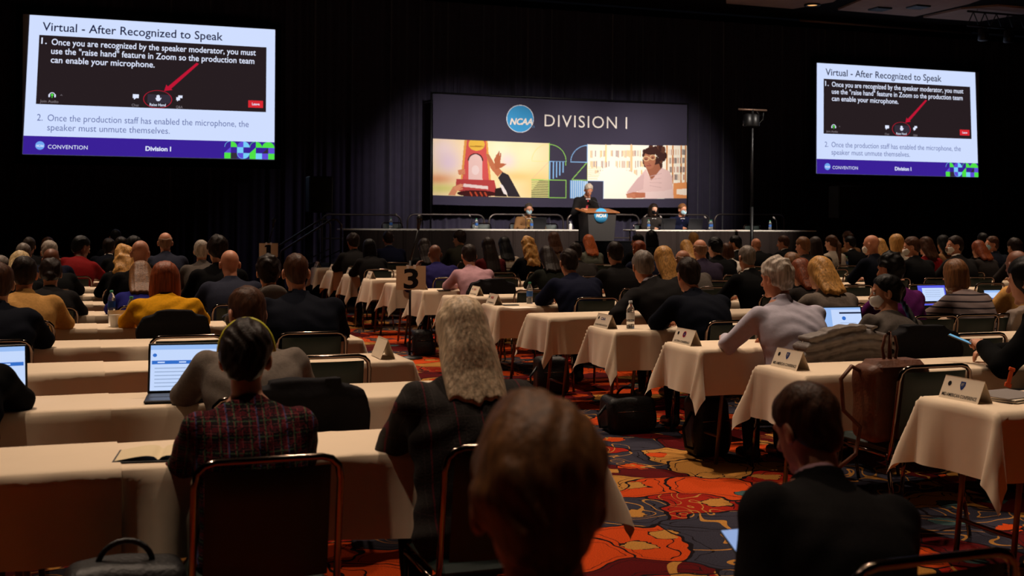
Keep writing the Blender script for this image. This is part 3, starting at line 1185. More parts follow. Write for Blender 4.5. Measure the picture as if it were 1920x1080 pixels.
def hand_sdf(P, W, dF, up, side, curl, thumb=0.0):
    """open, half-curled hand: palm, four fingers with two bends, thumb from the side of the palm"""
    y = np.array(dF, float)
    y /= np.linalg.norm(y)
    z = np.array(up, float)
    z -= y * (z @ y)
    z /= np.linalg.norm(z)
    x = np.cross(y, z) * (-side)  # towards the thumb
    R = np.stack([x, y, z], 1).astype(f4)
    Q = (P - np.array(W, f4)) @ R
    d = ell(Q, (0, .046, 0), (.041, .052, .0155))
    d = smin(d, cap(Q, (0, -.02, 0), (0, .03, 0), .027, .026), .02)
    L = [(.030, .068), (.010, .077), (-.011, .072), (-.030, .056)]
    for k, (fx, ln) in enumerate(L):
        a0 = math.radians(curl * .55 + 4 * k)
        a1 = a0 + math.radians(curl * .9 + 3 * k)
        p0 = np.array([fx, .082, .002])
        p1 = p0 + ln * .45 * np.array([fx * 1.2, math.cos(a0), -math.sin(a0)])
        p2 = p1 + ln * .32 * np.array([fx * .6, math.cos(a1), -math.sin(a1)])
        a2 = a1 + math.radians(curl * .5)
        p3 = p2 + ln * .23 * np.array([0, math.cos(a2), -math.sin(a2)])
        f = np.minimum(np.minimum(cap(Q, p0, p1, .0095, .0088), cap(Q, p1, p2, .0088, .0080)), cap(Q, p2, p3, .0080, .0072))
        d = smin(d, f, .006)
    t = np.minimum(cap(Q, (.028, .018, -.004), (.056, .046, -.012 - thumb), .0135, .0105), cap(Q, (.056, .046, -.012 - thumb), (.064, .080, -.018 - thumb * 1.6), .0105, .008))
    return smin(d, t, .010)


def wrinkles(P, amp, sc=1.0, seed=0):
    x, y, z = P[:, 0] * sc, P[:, 1] * sc, P[:, 2] * sc
    a = np.sin(z * 52 + 6 * np.sin(x * 9 + seed) + 3 * y * 8) * np.sin(x * 8 + seed * 2)
    b = np.sin(z * 30 - x * 34 + 4 * np.sin(z * 11 + seed)) * .8
    c = np.sin(z * 30 + x * 38 + 3 * np.sin(z * 9 - seed)) * .7
    return amp * (a * .6 + b * .4 + c * .35)


def hairfn(ps, kind, ln, seed, side=0.0):
    """signed distance of a hair style; None for a shaved head"""
    rn = seed * 1.7

    def strands(H, a, f=1.0):
        x, y, z = H[:, 0], H[:, 1], H[:, 2]
        return a * (np.sin(x * 150 * f + 5 * np.sin(z * 26 + rn) + y * 30) + .6 * np.sin(x * 83 * f - z * 40 + rn) + .5 * np.sin(y * 120 * f + 4 * np.sin(z * 20 + x * 20)))

    def curls(H, a, f):
        x, y, z = H.T
        return a * (np.sin(x * f + 2 * np.sin(y * f * .6 + rn)) + np.sin(y * f * 1.1 + rn + 2 * np.sin(z * f * .7)) + np.sin(z * f * 1.05 + 2 * np.sin(x * f * .8)))

    if kind in ('short', 'thick', 'curly', 'fringe', 'buzz'):
        def f(P):
            H = ps.hl(P)
            x, y, z = H.T
            th = {'short': .013, 'thick': .022, 'curly': .019, 'fringe': .008, 'buzz': .005}[kind]
            d = ps.skull(H, 0)
            c = ell(H, (0, -.016, .034), (.077 + th, .098 + th, .090 + th * (1.25 if kind != 'fringe' else 1)))
            c = smin(c, ell(H, (0, -.055, -.03), (.056 + th * .7, .052 + th * .6, .07)), .03)
            hl = np.interp(y, [-.12, -.075, -.045, -.026, -.014, .012, .03, .055, .075, .10], [-.095, -.088, -.066, -.04, .015, .024, .015, .045, .082, .088])
            reg = (hl - z) * .75
            if kind == 'fringe':
                reg = np.maximum(reg, (z + .35 * np.abs(y + .03) - .062) * .8)
            r = smax(c, reg, .012)
            r = r + (curls(H, .0034, 75) if kind == 'curly' else strands(H, .0014 if kind != 'thick' else .0024) + curls(H, .0014 if kind != 'thick' else .0030, 46 if kind != 'thick' else 36))
            return r
        return f, ps.head - np.array([.13, .15, .14]), ps.head + np.array([.13, .15, .16])

    tgt = ps.tp(0, -.135, .54 - max(0, ln - .16))
    if kind == 'pony':
        def f(P):
            H = ps.hl(P)
            x, y, z = H.T
            c = ell(H, (0, -.016, .034), (.089, .112, .104))
            c = smin(c, ell(H, (0, -.055, -.03), (.066, .056, .07)), .03)
            hl = np.interp(y, [-.12, -.07, -.03, -.012, .012, .035, .055, .075, .10], [-.09, -.08, -.055, -.04, .012, .02, .05, .082, .088])
            r = smax(c, (hl - z) * .75, .012)
            a = ps.head + ps.headR @ np.array([0, -.115, .03])
            b = ps.head + ps.headR @ np.array([side, -.15, -.06])
            e = tgt + np.array([side * 1.3, -.01, 0])
            r = smin(r, smin(cap(P, a, b, .026, .04), cap(P, b, e, .04, .02), .02), .02)
            return r + strands(H, .0022)
        lo = np.minimum(ps.head - np.array([.14, .22, .14]), tgt - .08)
        return f, lo, np.maximum(ps.head + np.array([.14, .14, .16]), tgt + .08)

    if kind == 'updo':
        def f(P):
            H = ps.hl(P)
            x, y, z = H.T
            c = ell(H, (0, -.02, .034), (.094, .112, .106))
            hl = np.interp(y, [-.12, -.07, -.03, -.012, .012, .035, .055, .075, .10], [-.08, -.075, -.055, -.03, .012, .02, .05, .082, .088])
            r = smax(c, (hl - z) * .75, .012)
            r = smin(r, ell(H, (0, -.10, -.02 + ln), (.062, .05, .05)), .02)
            return r + curls(H, .003, 60) + strands(H, .0015)
        return f, ps.head - np.array([.15, .2, .15]), ps.head + np.array([.15, .15, .2])

    # long or bob: a cap plus a curtain falling over the nape to the back
    bob = kind in ('bob', 'bobfull')
    full = 1.12 if kind == 'bobfull' else 1.0
    A = ps.head + ps.headR @ np.array([0, -.02, .03])
    if bob:
        B = ps.head + (ps.headR @ np.array([0, -.045, -ln])) * np.array([.6, 1, 1])
    else:
        B = ps.tp(0, -.128, .56 - max(.02, ln - .17))
        B = np.array([side, B[1], B[2]])

    def f(P):
        H = ps.hl(P)
        x, y, z = H.T
        c = ell(H, (0, -.016, .036), (.094 * full, .112, .105))
        ax = B - A
        Ln = np.linalg.norm(ax)
        ax = ax / Ln
        rel = P - A.astype(f4)
        t = (rel @ ax.astype(f4)) / Ln
        px = rel[:, 0] - t * ax[0] * Ln
        fw = np.array([0, ax[2], -ax[1]])
        fw /= np.linalg.norm(fw)
        pv = rel @ fw.astype(f4)
        tc = np.clip(t, 0, 1)
        if bob:
            wv = (.096 + .012 * np.sin(tc * 2.6)) * full
            dv = .104 - .026 * tc
        else:
            wv = np.interp(tc, [0, .35, .6, .85, 1], [.094, .106, .110, .108, .100])
            dv = np.interp(tc, [0, .2, .4, .65, 1], [.090, .094, .078, .048, .028])
        q = np.sqrt((px / wv) ** 2 + (pv / dv) ** 2)
        cur = (q - 1) * dv
        wav = .007 * np.sin(x * 55 + rn) + .006 * np.sin(x * 130 + rn * 2) + .25 * np.abs(px)
        cur = smax(cur, np.maximum((t - 1) * Ln + wav, -t * Ln), .008)
        r = smin(c, cur, .018)
        # leave the face and neck front free
        face = np.maximum(np.maximum(np.abs(x) - .074, .050 - y), z - .070 + .25 * np.abs(x))
        r = smax(r, -face, .015)
        r = np.maximum(r, -(np.maximum(.045 - y, z + .07)))
        if kind == 'wavy':
            r = r + curls(H, .0045, 48)
        s_ = x * 170 + 1.5 * np.sin(z * 9 + rn) + 5 * pv
        return r + .0016 * np.sin(s_) + .0011 * np.sin(s_ * .43 + rn)
    lo = np.minimum(np.minimum(ps.head - np.array([.15, .16, .14]), B - np.array([.15, .1, .05])), A - .12)
    return f, lo, np.maximum(ps.head + np.array([.15, .14, .17]), B + np.array([.15, .1, .05]))


MESH_CACHE = {}


def cached(key, build):
    if key not in MESH_CACHE:
        co, q = build()
        MESH_CACHE[key] = mesh_np(key[0], co, q)
    return MESH_CACHE[key]


def person_meshes(pk, top, hair, hairlen, hv, seed, hands=(30, 30), wr=.003, hside=0.0):
    """pk: frozen pose arguments; returns dict of meshes and the pose. hv = head voxel"""
    ps = Pose(**{k: (dict(v) if k == 'arms' and isinstance(v, tuple) else v) for k, v in pk})
    out = {}
    cv = .022 if hv > .008 else .017

    def body():
        parts = []
        lo, hi = ps.head - np.array([.12, .15, .185]), ps.head + np.array([.12, .15, .145])
        parts.append(mesh_sdf(lambda P: np.maximum(ps.headsdf(P), lo[2] + .012 - P[:, 2]), lo, hi, hv))
        L = np.array([-.45, -.3, 0])
        Hh = np.array([.45, .75, ps.head[2]])

        def coarse(P):
            d = ps.torso(P, 0)
            for q in (-1, 1):
                d = smin(d, ps.arm(P, q, 0), .03)
            d = smin(d, ps.legs(P, 0), .03)
            nt = ps.head + ps.headR @ np.array([0, -.028, -.07])
            d = smin(d, cap(P, ps.neck - np.array([0, 0, .03]), nt, .060, .050), .03)
            for q in (-1, 1):
                fx = .115 if not ps.stand else .1
                y0 = .38 if not ps.stand else -.02
                d = smin(d, cap(P, (q * fx, y0, .05), (q * fx * 1.05, y0 + .15, .035), .04, .03), .02)
            return d
        al = np.array(list(ps.wr.values()) + list(ps.el.values()))
        L[:2] = np.minimum(L[:2], al.min(0)[:2] - .1)
        Hh[:2] = np.maximum(Hh[:2], al.max(0)[:2] + .1)
        Hh[2] = max(Hh[2], al[:, 2].max() + .1)
        parts.append(mesh_sdf(coarse, L, Hh, cv))
        for i, q in enumerate((-1, 1)):
            W = ps.wr[q]
            up = np.array([0, 0, 1.]) if abs(ps.hd[q][2]) < .8 else np.array([q * 1., 0, 0])
            c0 = W + ps.hd[q] * .07
            parts.append(mesh_sdf(lambda P: smin(hand_sdf(P, W, ps.hd[q], up, q, hands[i]), cap(P, W - ps.hd[q] * .07, W, .032, .028), .02), c0 - .15, c0 + .15, .0085 if hv > .008 else .0055))
        return merge(parts)
    out['body'] = cached(('body', pk, hv, hands), body)

    def clothing():
        inf = {'shirt': .012, 'sweater': .018, 'suit': .025, 'hoodie': .026}[top]
        cw = .02 if hv > .008 else .0115
        cut = {'shirt': .02, 'sweater': .01, 'suit': .03, 'hoodie': .01}[top]
        nu = ps.head - ps.neck
        nu = nu / np.linalg.norm(nu)

        def f(P):
            d = ps.torso(P, inf)
            for q in (-1, 1):
                sh = ps.sh[q]
                a = ps.arm(P, q, inf * .85, cut)
                if top == 'suit':
                    a = smin(a, ell(P, sh + np.array([0, 0, -.005]), (.078, .066, .062)), .03)
                d = smin(d, a, .028)
            # a clean neck opening
            Q = (P - ps.neck.astype(f4))
            h = Q @ nu.astype(f4)
            rad = np.linalg.norm(Q - h[:, None] * nu.astype(f4), axis=1)
            d = smax(d, np.minimum(h - .006, 1) + 0 * rad, .006)
            # collar
            R_, th, hh, z0 = {'suit': (.066, .012, .024, .004), 'shirt': (.063, .008, .022, .010), 'sweater': (.066, .009, .006, .006), 'hoodie': (.082, .026, .034, -.03)}[top]
            ring = np.hypot(np.maximum(np.abs(rad - R_ - np.clip(-h, 0, .1) * .25) - th * .35, 0), np.maximum(np.abs(h - z0) - hh, 0)) - th * .65
            if top == 'hoodie':
                B = ps.tp(0, -.13, .47)
                ring = smin(ring, ell(P, B, (.115, .05, .085)), .03)
            d = smin(d, ring, .012)
            if wr:
                d = d + wrinkles(P, wr, 1.0, seed)
            return d
        al = np.array(list(ps.wr.values()) + list(ps.el.values()) + [ps.sh[-1], ps.sh[1]])
        lo = np.minimum(al.min(0), np.array([-.25, -.22, ps.hip[2] - .16])) - .075
        hi = np.maximum(al.max(0) + .09, np.array([.25, .3, ps.neck[2] + .09]))
        return mesh_sdf(f, lo, hi, cw)
    out['top'] = cached(('top', pk, top, hv > .008, round(wr, 4), seed if wr else 0), clothing)

    def trousers():
        cw = .024
        return mesh_sdf(lambda P: smin(ps.legs(P, .013), ell(P, ps.hip + np.array([0, 0, .03]), (.185, .15, .12)), .04), (-.3, -.22, .03), (.3, .56, ps.hip[2] + .17), cw)
    out['trousers'] = cached(('trousers', ps.stand), trousers)

    def shoes():
        y0 = .37 if not ps.stand else -.03
        return mesh_sdf(lambda P: np.maximum(smin(cap(P, (0, y0, .055), (.004, y0 + .17, .04), .045, .037), cap(P, (0, y0 + .02, .06), (0, y0 + .02, .1), .042, .045), .02), .004 - P[:, 2]), (-.09, y0 - .08, -.01), (.09, y0 + .25, .15), .014)
    out['shoe'] = cached(('shoe', ps.stand), shoes)
    if hair not in (None, 'bald'):
        fn, lo, hi = hairfn(ps, hair, hairlen, seed, hside)
        out['hair'] = cached(('hair', pk, hair, hairlen, hv, seed, hside), lambda: mesh_sdf(fn, lo, hi, hv))
    return out, ps


def mask_mesh(ps, kind):
    def f(P):
        H = ps.hl(P)
        x, y, z = H.T
        sk = ps.skull(H, .006)
        r = smin(sk, ell(H, (0, .088, -.05), (.040, .034 if kind == 'cup' else .026, .048)), .02)
        rg = np.maximum(np.maximum(-.012 - y + .0, z + .020 - .25 * np.clip(.1 - y, 0, .1)), -.120 - z)
        rg = np.maximum(rg, (.045 - y) + (np.abs(z + .055) - .03) * .8)
        return smax(r, rg, .006)
    return mesh_np('face_mask', *mesh_sdf(f, ps.head - np.array([.11, .14, .16]), ps.head + np.array([.11, .16, .08]), .007))


def cloth_mat(col, kind='wool'):
    n = 'cloth_%s_%d_%d_%d' % ((kind,) + tuple(col))
    if kind == 'wool':
        return mat(n, col, .9, spec=.06, bump=(.25, 260), var=.12, scale=60)
    return mat(n, col, .8, spec=.15, bump=(.35, 14), var=.06, scale=30)


def hair_mat(col, light=None):
    n = 'hair_%d_%d_%d' % tuple(col)
    if n in MATS:
        return MATS[n]
    m = mat(n, col, .5, detail=1.5, spec=.30 if sum(col) > 200 else .14, var=.4, scale=14, stretch=(6, 6, .5), bump=(.3, 16))
    return m


def plaid_mat(name, base, lines, scale, fine=None):
    """woven check: stripes along x and z in several tones"""
    if name in MATS:
        return MATS[name]
    m = bpy.data.materials.new(name)
    m.use_nodes = True
    nt = NT(m)
    b = nt.n['Principled BSDF']
    b.inputs['Roughness'].default_value = .9
    b.inputs['Specular IOR Level'].default_value = .1
    tc = nt.new('ShaderNodeTexCoord')
    sep = nt.new('ShaderNodeSeparateXYZ')
    nz = nt.new('ShaderNodeTexNoise')
    nz.inputs['Scale'].default_value = 120
    nt.link(tc.outputs['Object'], nz.inputs[0])
    nt.link(tc.outputs['Object'], sep.inputs[0])
    prev = None
    for axis, per, width, phase, col in lines:
        mu = nt.new('ShaderNodeMath', operation='MULTIPLY_ADD')
        mu.inputs[1].default_value = 1 / per
        mu.inputs[2].default_value = phase
        nt.link(sep.outputs[axis], mu.inputs[0])
        fr = nt.new('ShaderNodeMath', operation='FRACT')
        nt.link(mu.outputs[0], fr.inputs[0])
        lt = nt.new('ShaderNodeMath', operation='LESS_THAN')
        lt.inputs[1].default_value = width
        nt.link(fr.outputs[0], lt.inputs[0])
        if fine:
            ml = nt.new('ShaderNodeMath', operation='MULTIPLY')
            gt = nt.new('ShaderNodeMath', operation='GREATER_THAN')
            gt.inputs[1].default_value = fine
            nt.link(nz.outputs[0], gt.inputs[0])
            nt.link(lt.outputs[0], ml.inputs[0])
            nt.link(gt.outputs[0], ml.inputs[1])
            lt = ml
        mx = nt.new('ShaderNodeMixRGB')
        nt.link(lt.outputs[0], mx.inputs[0])
        if prev is None:
            mx.inputs[1].default_value = lin(base)
        else:
            nt.link(prev.outputs[0], mx.inputs[1])
        mx.inputs[2].default_value = lin(col)
        prev = mx
    nt.link(prev.outputs[0], b.inputs['Base Color'])
    bp = nt.new('ShaderNodeBump')
    bp.inputs['Strength'].default_value = .5
    bp.inputs['Distance'].default_value = .003
    nt.link(nz.outputs[0], bp.inputs['Height'])
    nt.link(bp.outputs[0], b.inputs['Normal'])
    MATS[name] = m
    return m


SKIN = {k: mat('skin_' + k, c, .5, spec=.35, var=.08, scale=25) for k, c in dict(light=(206, 150, 122), pink=(188, 126, 96), tan=(176, 118, 84), brown=(112, 66, 44), dark=(66, 40, 30)).items()}
M_TROUSER = cloth_mat((24, 24, 30))
M_SHOE = mat('shoe_leather', (16, 14, 14), .35, spec=.4)

# ------------------------------------------------------------------ rows of tables
def back_l(r):
    return 4.585 + 1.3068 * r


def back_r(r):
    return 4.628 + 1.3068 * r


ORD = ['first', 'second', 'third', 'fourth', 'fifth', 'sixth', 'seventh', 'eighth', 'ninth', 'tenth', 'eleventh', 'twelfth', 'thirteenth', 'fourteenth']
TW_, TH_, TL_ = .48, .75, 1.83
AISLE_L, AISLE_R = 1.84, 3.77
M_CLOTH = mat('white_table_linen', (226, 205, 178), .8, spec=.12, bump=(.12, 9), var=.02, scale=5, sheen=.15)
M_TTOP = mat('table_laminate', (92, 62, 42), .5, var=.2, scale=12)
M_LEG = mat('table_leg_steel', (112, 84, 66), .4, metal=.7, spec=.5)
M_CHROME = mat('dark_chrome', (122, 104, 94), .13, metal=1.0)
M_VINYL = mat('dark_green_vinyl', (22, 36, 32), .42, spec=.35, bump=(.15, 300))
M_PAPER = mat('white_paper', (232, 222, 205), .8, spec=.1)
M_CARD = mat('white_card', (226, 210, 188), .75, spec=.12)
M_INK = mat('black_print', (22, 20, 24), .7, spec=.1)
M_REDINK = mat('red_print', (170, 34, 40), .7, spec=.1)
M_BLUEINK = mat('blue_print', (30, 50, 110), .7, spec=.1)


def cloth_mesh(L, oL, oR, oF, oB, seed, step=.045, amp=1.0, xo=0.0, lift=0.0):
    rng = np.random.RandomState(seed)

    def axis(a, b, lim):
        out = []
        if a > 0:
            out += list(np.linspace(-a, -.008, max(2, int(a / step) + 2)))
        out += list(np.linspace(0, lim, max(2, int(lim / (step * 1.6)))))
        if b > 0:
            out += list(np.linspace(lim + .008, lim + b, max(2, int(b / step) + 2)))
        return np.array(out)
    s, t = axis(oL, oR, L), axis(oF, oB, TW_)
    S, T = np.meshgrid(s, t, indexing='ij')
    a = np.maximum(-S, 0) + np.maximum(S - L, 0)
    b = np.maximum(-T, 0) + np.maximum(T - TW_, 0)
    sx = np.where(S < 0, -1., 1.)
    sy = np.where(T < 0, -1., 1.)
    r = np.hypot(a, b)
    phi = np.arctan2(b, np.maximum(a, 1e-9))
    p = rng.rand(8) * 6.28
    along = np.where(b > a, S + xo, T * 1.0)
    fold = amp * (.030 * np.sin(along * 7.5 + p[0]) + .018 * np.sin(along * 15 + p[1]) + .010 * np.sin(along * 29 + p[2]))
    fold = fold * np.abs(np.cos(2 * phi)) ** .7
    flare = r * (.07 + .27 * np.sin(2 * phi) ** 1.3) + .010 * np.clip(r / .02, 0, 1) + fold * np.clip(r / .25, 0, 1.3)
    flare = np.maximum(flare, .006 * np.clip(r / .01, 0, 1)) + lift * np.clip(r / .03, 0, 1)
    lean_ = phi + .12 * np.sin(p[3]) * np.sin(2 * phi)
    X = np.clip(S, 0, L) + sx * flare * np.cos(lean_) * (a > 0)
    Y = np.clip(T, 0, TW_) + sy * flare * np.sin(lean_) * (b > 0)
    d = np.sqrt(np.maximum(r * r - (flare * .75) ** 2, 0))
    Z = TH_ + .006 - d
    top = r == 0
    cre = .0022 * np.exp(-((S - L * .5) / .012) ** 2) + .0018 * np.exp(-((T - TW_ * .5) / .012) ** 2) + .0015 * np.sin(S * 5 + p[4]) * np.sin(T * 9 + p[5])
    Z = Z + np.where(top, np.maximum(cre, -.001), 0)
    mb = MB().grid(X, Y, Z)
    return mb


def make_table():
    o = thing('folding_table', 'x', 'table')
    MB().box((0, 0, TH_ - .025), (TL_, TW_, TH_), bev=.004).obj('table_top', M_TTOP, o)
    for x in (.16, TL_ - .16):
        for y in (.06, TW_ - .06):
            sg = -1 if x < 1 else 1
            MB().tube([(x + .05 * -sg, y, TH_ - .03), (x + .02 * sg, y, 0.004)], .0135, 7).obj('leg', M_LEG, o)
        MB().tube([(x, .06, .18), (x, TW_ - .06, .18)], .010, 6).obj('crossbar', M_LEG, o)
        MB().tube([(x - .03, .06, TH_ - .06), (x - .03, TW_ - .06, TH_ - .06)], .010, 6).obj('hinge_bar', M_LEG, o)
    return o


TABLE0 = make_table()
USED = {}


def put_table(x, y, label, cloth_label, seed, ov, group, step=.045, amp=1.0):
    if 't' not in USED:
        o = TABLE0
        o.location = (x, y, 0)
        o['label'] = label
        o['group'] = group
        USED['t'] = 1
    else:
        o = dup(TABLE0, (x, y, 0), 0, label, group)
    k_ = seed % 2
    rs = int(round(y * 50)) % 997
    me = cloth_mesh(TL_ + .13, *ov, rs, step, amp, x, .007 * (1 + k_)) if ov[1] == 0 else cloth_mesh(TL_, *ov, rs, step, amp, x)
    c = me.obj('tablecloth', M_CLOTH)
    c.location = (x, y, .003 * (ov[1] == 0) * (1 + k_))
    tag(c, cloth_label, 'tablecloth', 'white tablecloths')
    return c


NTH = ['nearest the aisle', 'second from the aisle', 'third from the aisle', 'fourth from the aisle', 'fifth from the aisle', 'sixth from the aisle', 'seventh from the aisle', 'eighth from the aisle', 'ninth from the aisle']
SKIP_L = set()
SKIP_R = set()
for r in range(13):
    # left of the aisle
    for k in range(3):
        x1 = AISLE_L - k * (TL_ + .002)
        yb = back_l(r)
        if x1 < at_z(-70, 700, .75)[0] * 0 + (yb * math.tan(YAW - math.atan(970 / F_PX))) or (r, k) in SKIP_L:
            continue
        rng = random.Random(r * 7 + k)
        ov = ((.0 if k == 0 else .0), (.26 if k == 0 else .0), .25 + rng.random() * .05, .25)
        if k > 0:
            ov = (.0, .0, .27 + rng.random() * .04, .25)
        put_table(x1 - TL_, yb - TW_, 'folding table under white cloth, %s left of the aisle, %s row from the back' % (ORD[k], ORD[r]),
                  'white cloth over the %s table left of the aisle, %s row from the back' % (ORD[k], ORD[r]), r * 31 + k, ov, 'folding tables left of the aisle', .024 if r < 4 else .045, 1.5)
    for k in range(9):
        yb = back_r(r)
        xr = yb * math.tan(YAW + math.atan(960 / F_PX))
        x0 = AISLE_R + k * (TL_ + .002) + (-.1 if r == 1 else 0)
        if x0 > xr + .1 or (r, k) in SKIP_R:
            continue
        rng = random.Random(r * 17 + k)
        ov = ((.27 + rng.random() * .05) if k == 0 else 0, 0, .27 + rng.random() * .05, .27)
        put_table(x0, yb - TW_, 'folding table under white cloth, %s right of the aisle, %s row from the back' % (ORD[k], ORD[r]),
                  'white cloth over the %s table right of the aisle, %s row from the back' % (ORD[k], ORD[r]), r * 53 + k + 7, ov, 'folding tables right of the aisle', .022 if k == 0 and r < 9 else .045)


# ------------------------------------------------------------------ chairs
def chair_parts():
    """mesh data of the parts: origin on the floor under the seat centre, facing +y"""
    P = []
    seat = MB().box((-.205, -.20, .425), (.205, .215, .475), bev=.022)
    P.append(('seat', seat, M_VINYL))
    mb = MB()
    n = 10
    X, Z = np.meshgrid(np.linspace(-.185, .185, n), np.linspace(.50, .845, 8), indexing='ij')
    yb = lambda z: -.235 - (z - .45) * .16
    cv = .016 * (1 - (X / .185) ** 2)
    edge = np.clip(np.minimum(np.minimum(.185 - np.abs(X), .845 - Z), Z - .50) / .02, 0, 1) ** .5
    mb.grid(X, yb(Z) - cv * 1 - .018 * edge, Z).grid(X[::-1], (yb(Z) - cv + .016 * edge)[::-1], Z[::-1])
    P.append(('backrest', mb, M_VINYL))
    pts = [(-.215, -.215, .40), (-.215, yb(.5), .5), (-.215, yb(.80), .80)]
    for a in (30, 60, 90):
        t = math.radians(a)
        pts.append((-.215 + .06 * (1 - math.cos(t)), yb(.81 + .06 * math.sin(t)), .81 + .06 * math.sin(t)))
    pts += [(-p[0], p[1], p[2]) for p in pts[::-1]]
    P.append(('back_frame', MB().tube(pts, .0115, 8), M_CHROME))
    for q in (-1, 1):
        P.append(('leg', MB().tube([(q * .205, .19, .43), (q * .215, .235, .005)], .0115, 7), M_CHROME))
        P.append(('leg', MB().tube([(q * .212, -.20, .43), (q * .222, -.29, .005)], .0115, 7), M_CHROME))
    P.append(('seat_rail', MB().tube([(-.205, .19, .418), (.205, .19, .418)], .010, 6).tube([(-.21, -.19, .418), (.21, -.19, .418)], .010, 6).tube([(-.208, -.2, .418), (-.208, .19, .418)], .010, 6).tube([(.208, -.2, .418), (.208, .19, .418)], .010, 6), M_CHROME))
    return P


def chair_proto():
    o = thing('stacking_chair', 'x', 'chair')
    for n, mb, m in chair_parts():
        mb.obj(n, m, o)
    return o


CHAIR0 = chair_proto()
far = MB()
for n_, m_, mt_ in chair_parts():
    far.add(m_.v, m_.f, 0 if mt_ is M_VINYL else 1, True)
CHAIR_FAR_DATA = far.data('stacking_chair')
CHAIR_FAR_DATA.materials.append(M_VINYL)
CHAIR_FAR_DATA.materials.append(M_CHROME)
CHAIRS = []


def put_chair(x, y, label, near, rz=0.0, z=0.0, group=None):
    for cx, cy in CHAIRS:
        if abs(cx - x) < .36 and abs(cy - y) < .45 and z == 0:
            return None
    if z == 0:
        CHAIRS.append((x, y))
    if near:
        if 'c' not in USED:
            USED['c'] = 1
            o = CHAIR0
            o.location = (x, y, z)
            o.rotation_euler = (0, 0, rz)
            o['label'] = label
            if group:
                o['group'] = group
            return o
        return dup(CHAIR0, (x, y, z), rz, label, group)
    o = bpy.data.objects.new('stacking_chair', CHAIR_FAR_DATA)
    C.objects.link(o)
    o.location = (x, y, z)
    o.rotation_euler = (0, 0, rz)
    return tag(o, label, 'chair', group)


# ------------------------------------------------------------------ the people
HC = dict(black=(13, 11, 11), dkbrown=(34, 23, 18), brown=(66, 40, 25), ltbrown=(106, 68, 36), auburn=(128, 60, 26), blonde=(188, 138, 74), ltblonde=(222, 190, 138), grey=(112, 101, 92), ltgrey=(168, 154, 140), red=(170, 84, 36), greyblonde=(206, 180, 148), fringe=(122, 86, 62), dkgrey=(66, 58, 52))
TOPC = dict(black=(9, 9, 10), navy=(15, 18, 37), dknavy=(9, 12, 22), slate=(37, 39, 52), charcoal=(26, 24, 24), grey=(92, 84, 78), dkgrey=(44, 39, 37), tan=(196, 146, 82), mustard=(214, 150, 18), royal=(32, 32, 104), purple=(40, 35, 88), dkpurple=(44, 36, 52), dkred=(72, 14, 16), pink=(172, 130, 138), paleblue=(178, 172, 186), red=(118, 18, 20), cream=(156, 143, 127), white=(226, 214, 200), olive=(40, 38, 30), plum=(92, 30, 92), brownjk=(128, 92, 60), sage=(98, 100, 88), greysw=(104, 94, 86), dkgreen=(28, 30, 24))
MASKC = dict(white=(226, 222, 214), blue=(170, 205, 220), black=(20, 20, 24))
LEANS = (6, 14, 22, 30, 38)
PEOPLE = {}


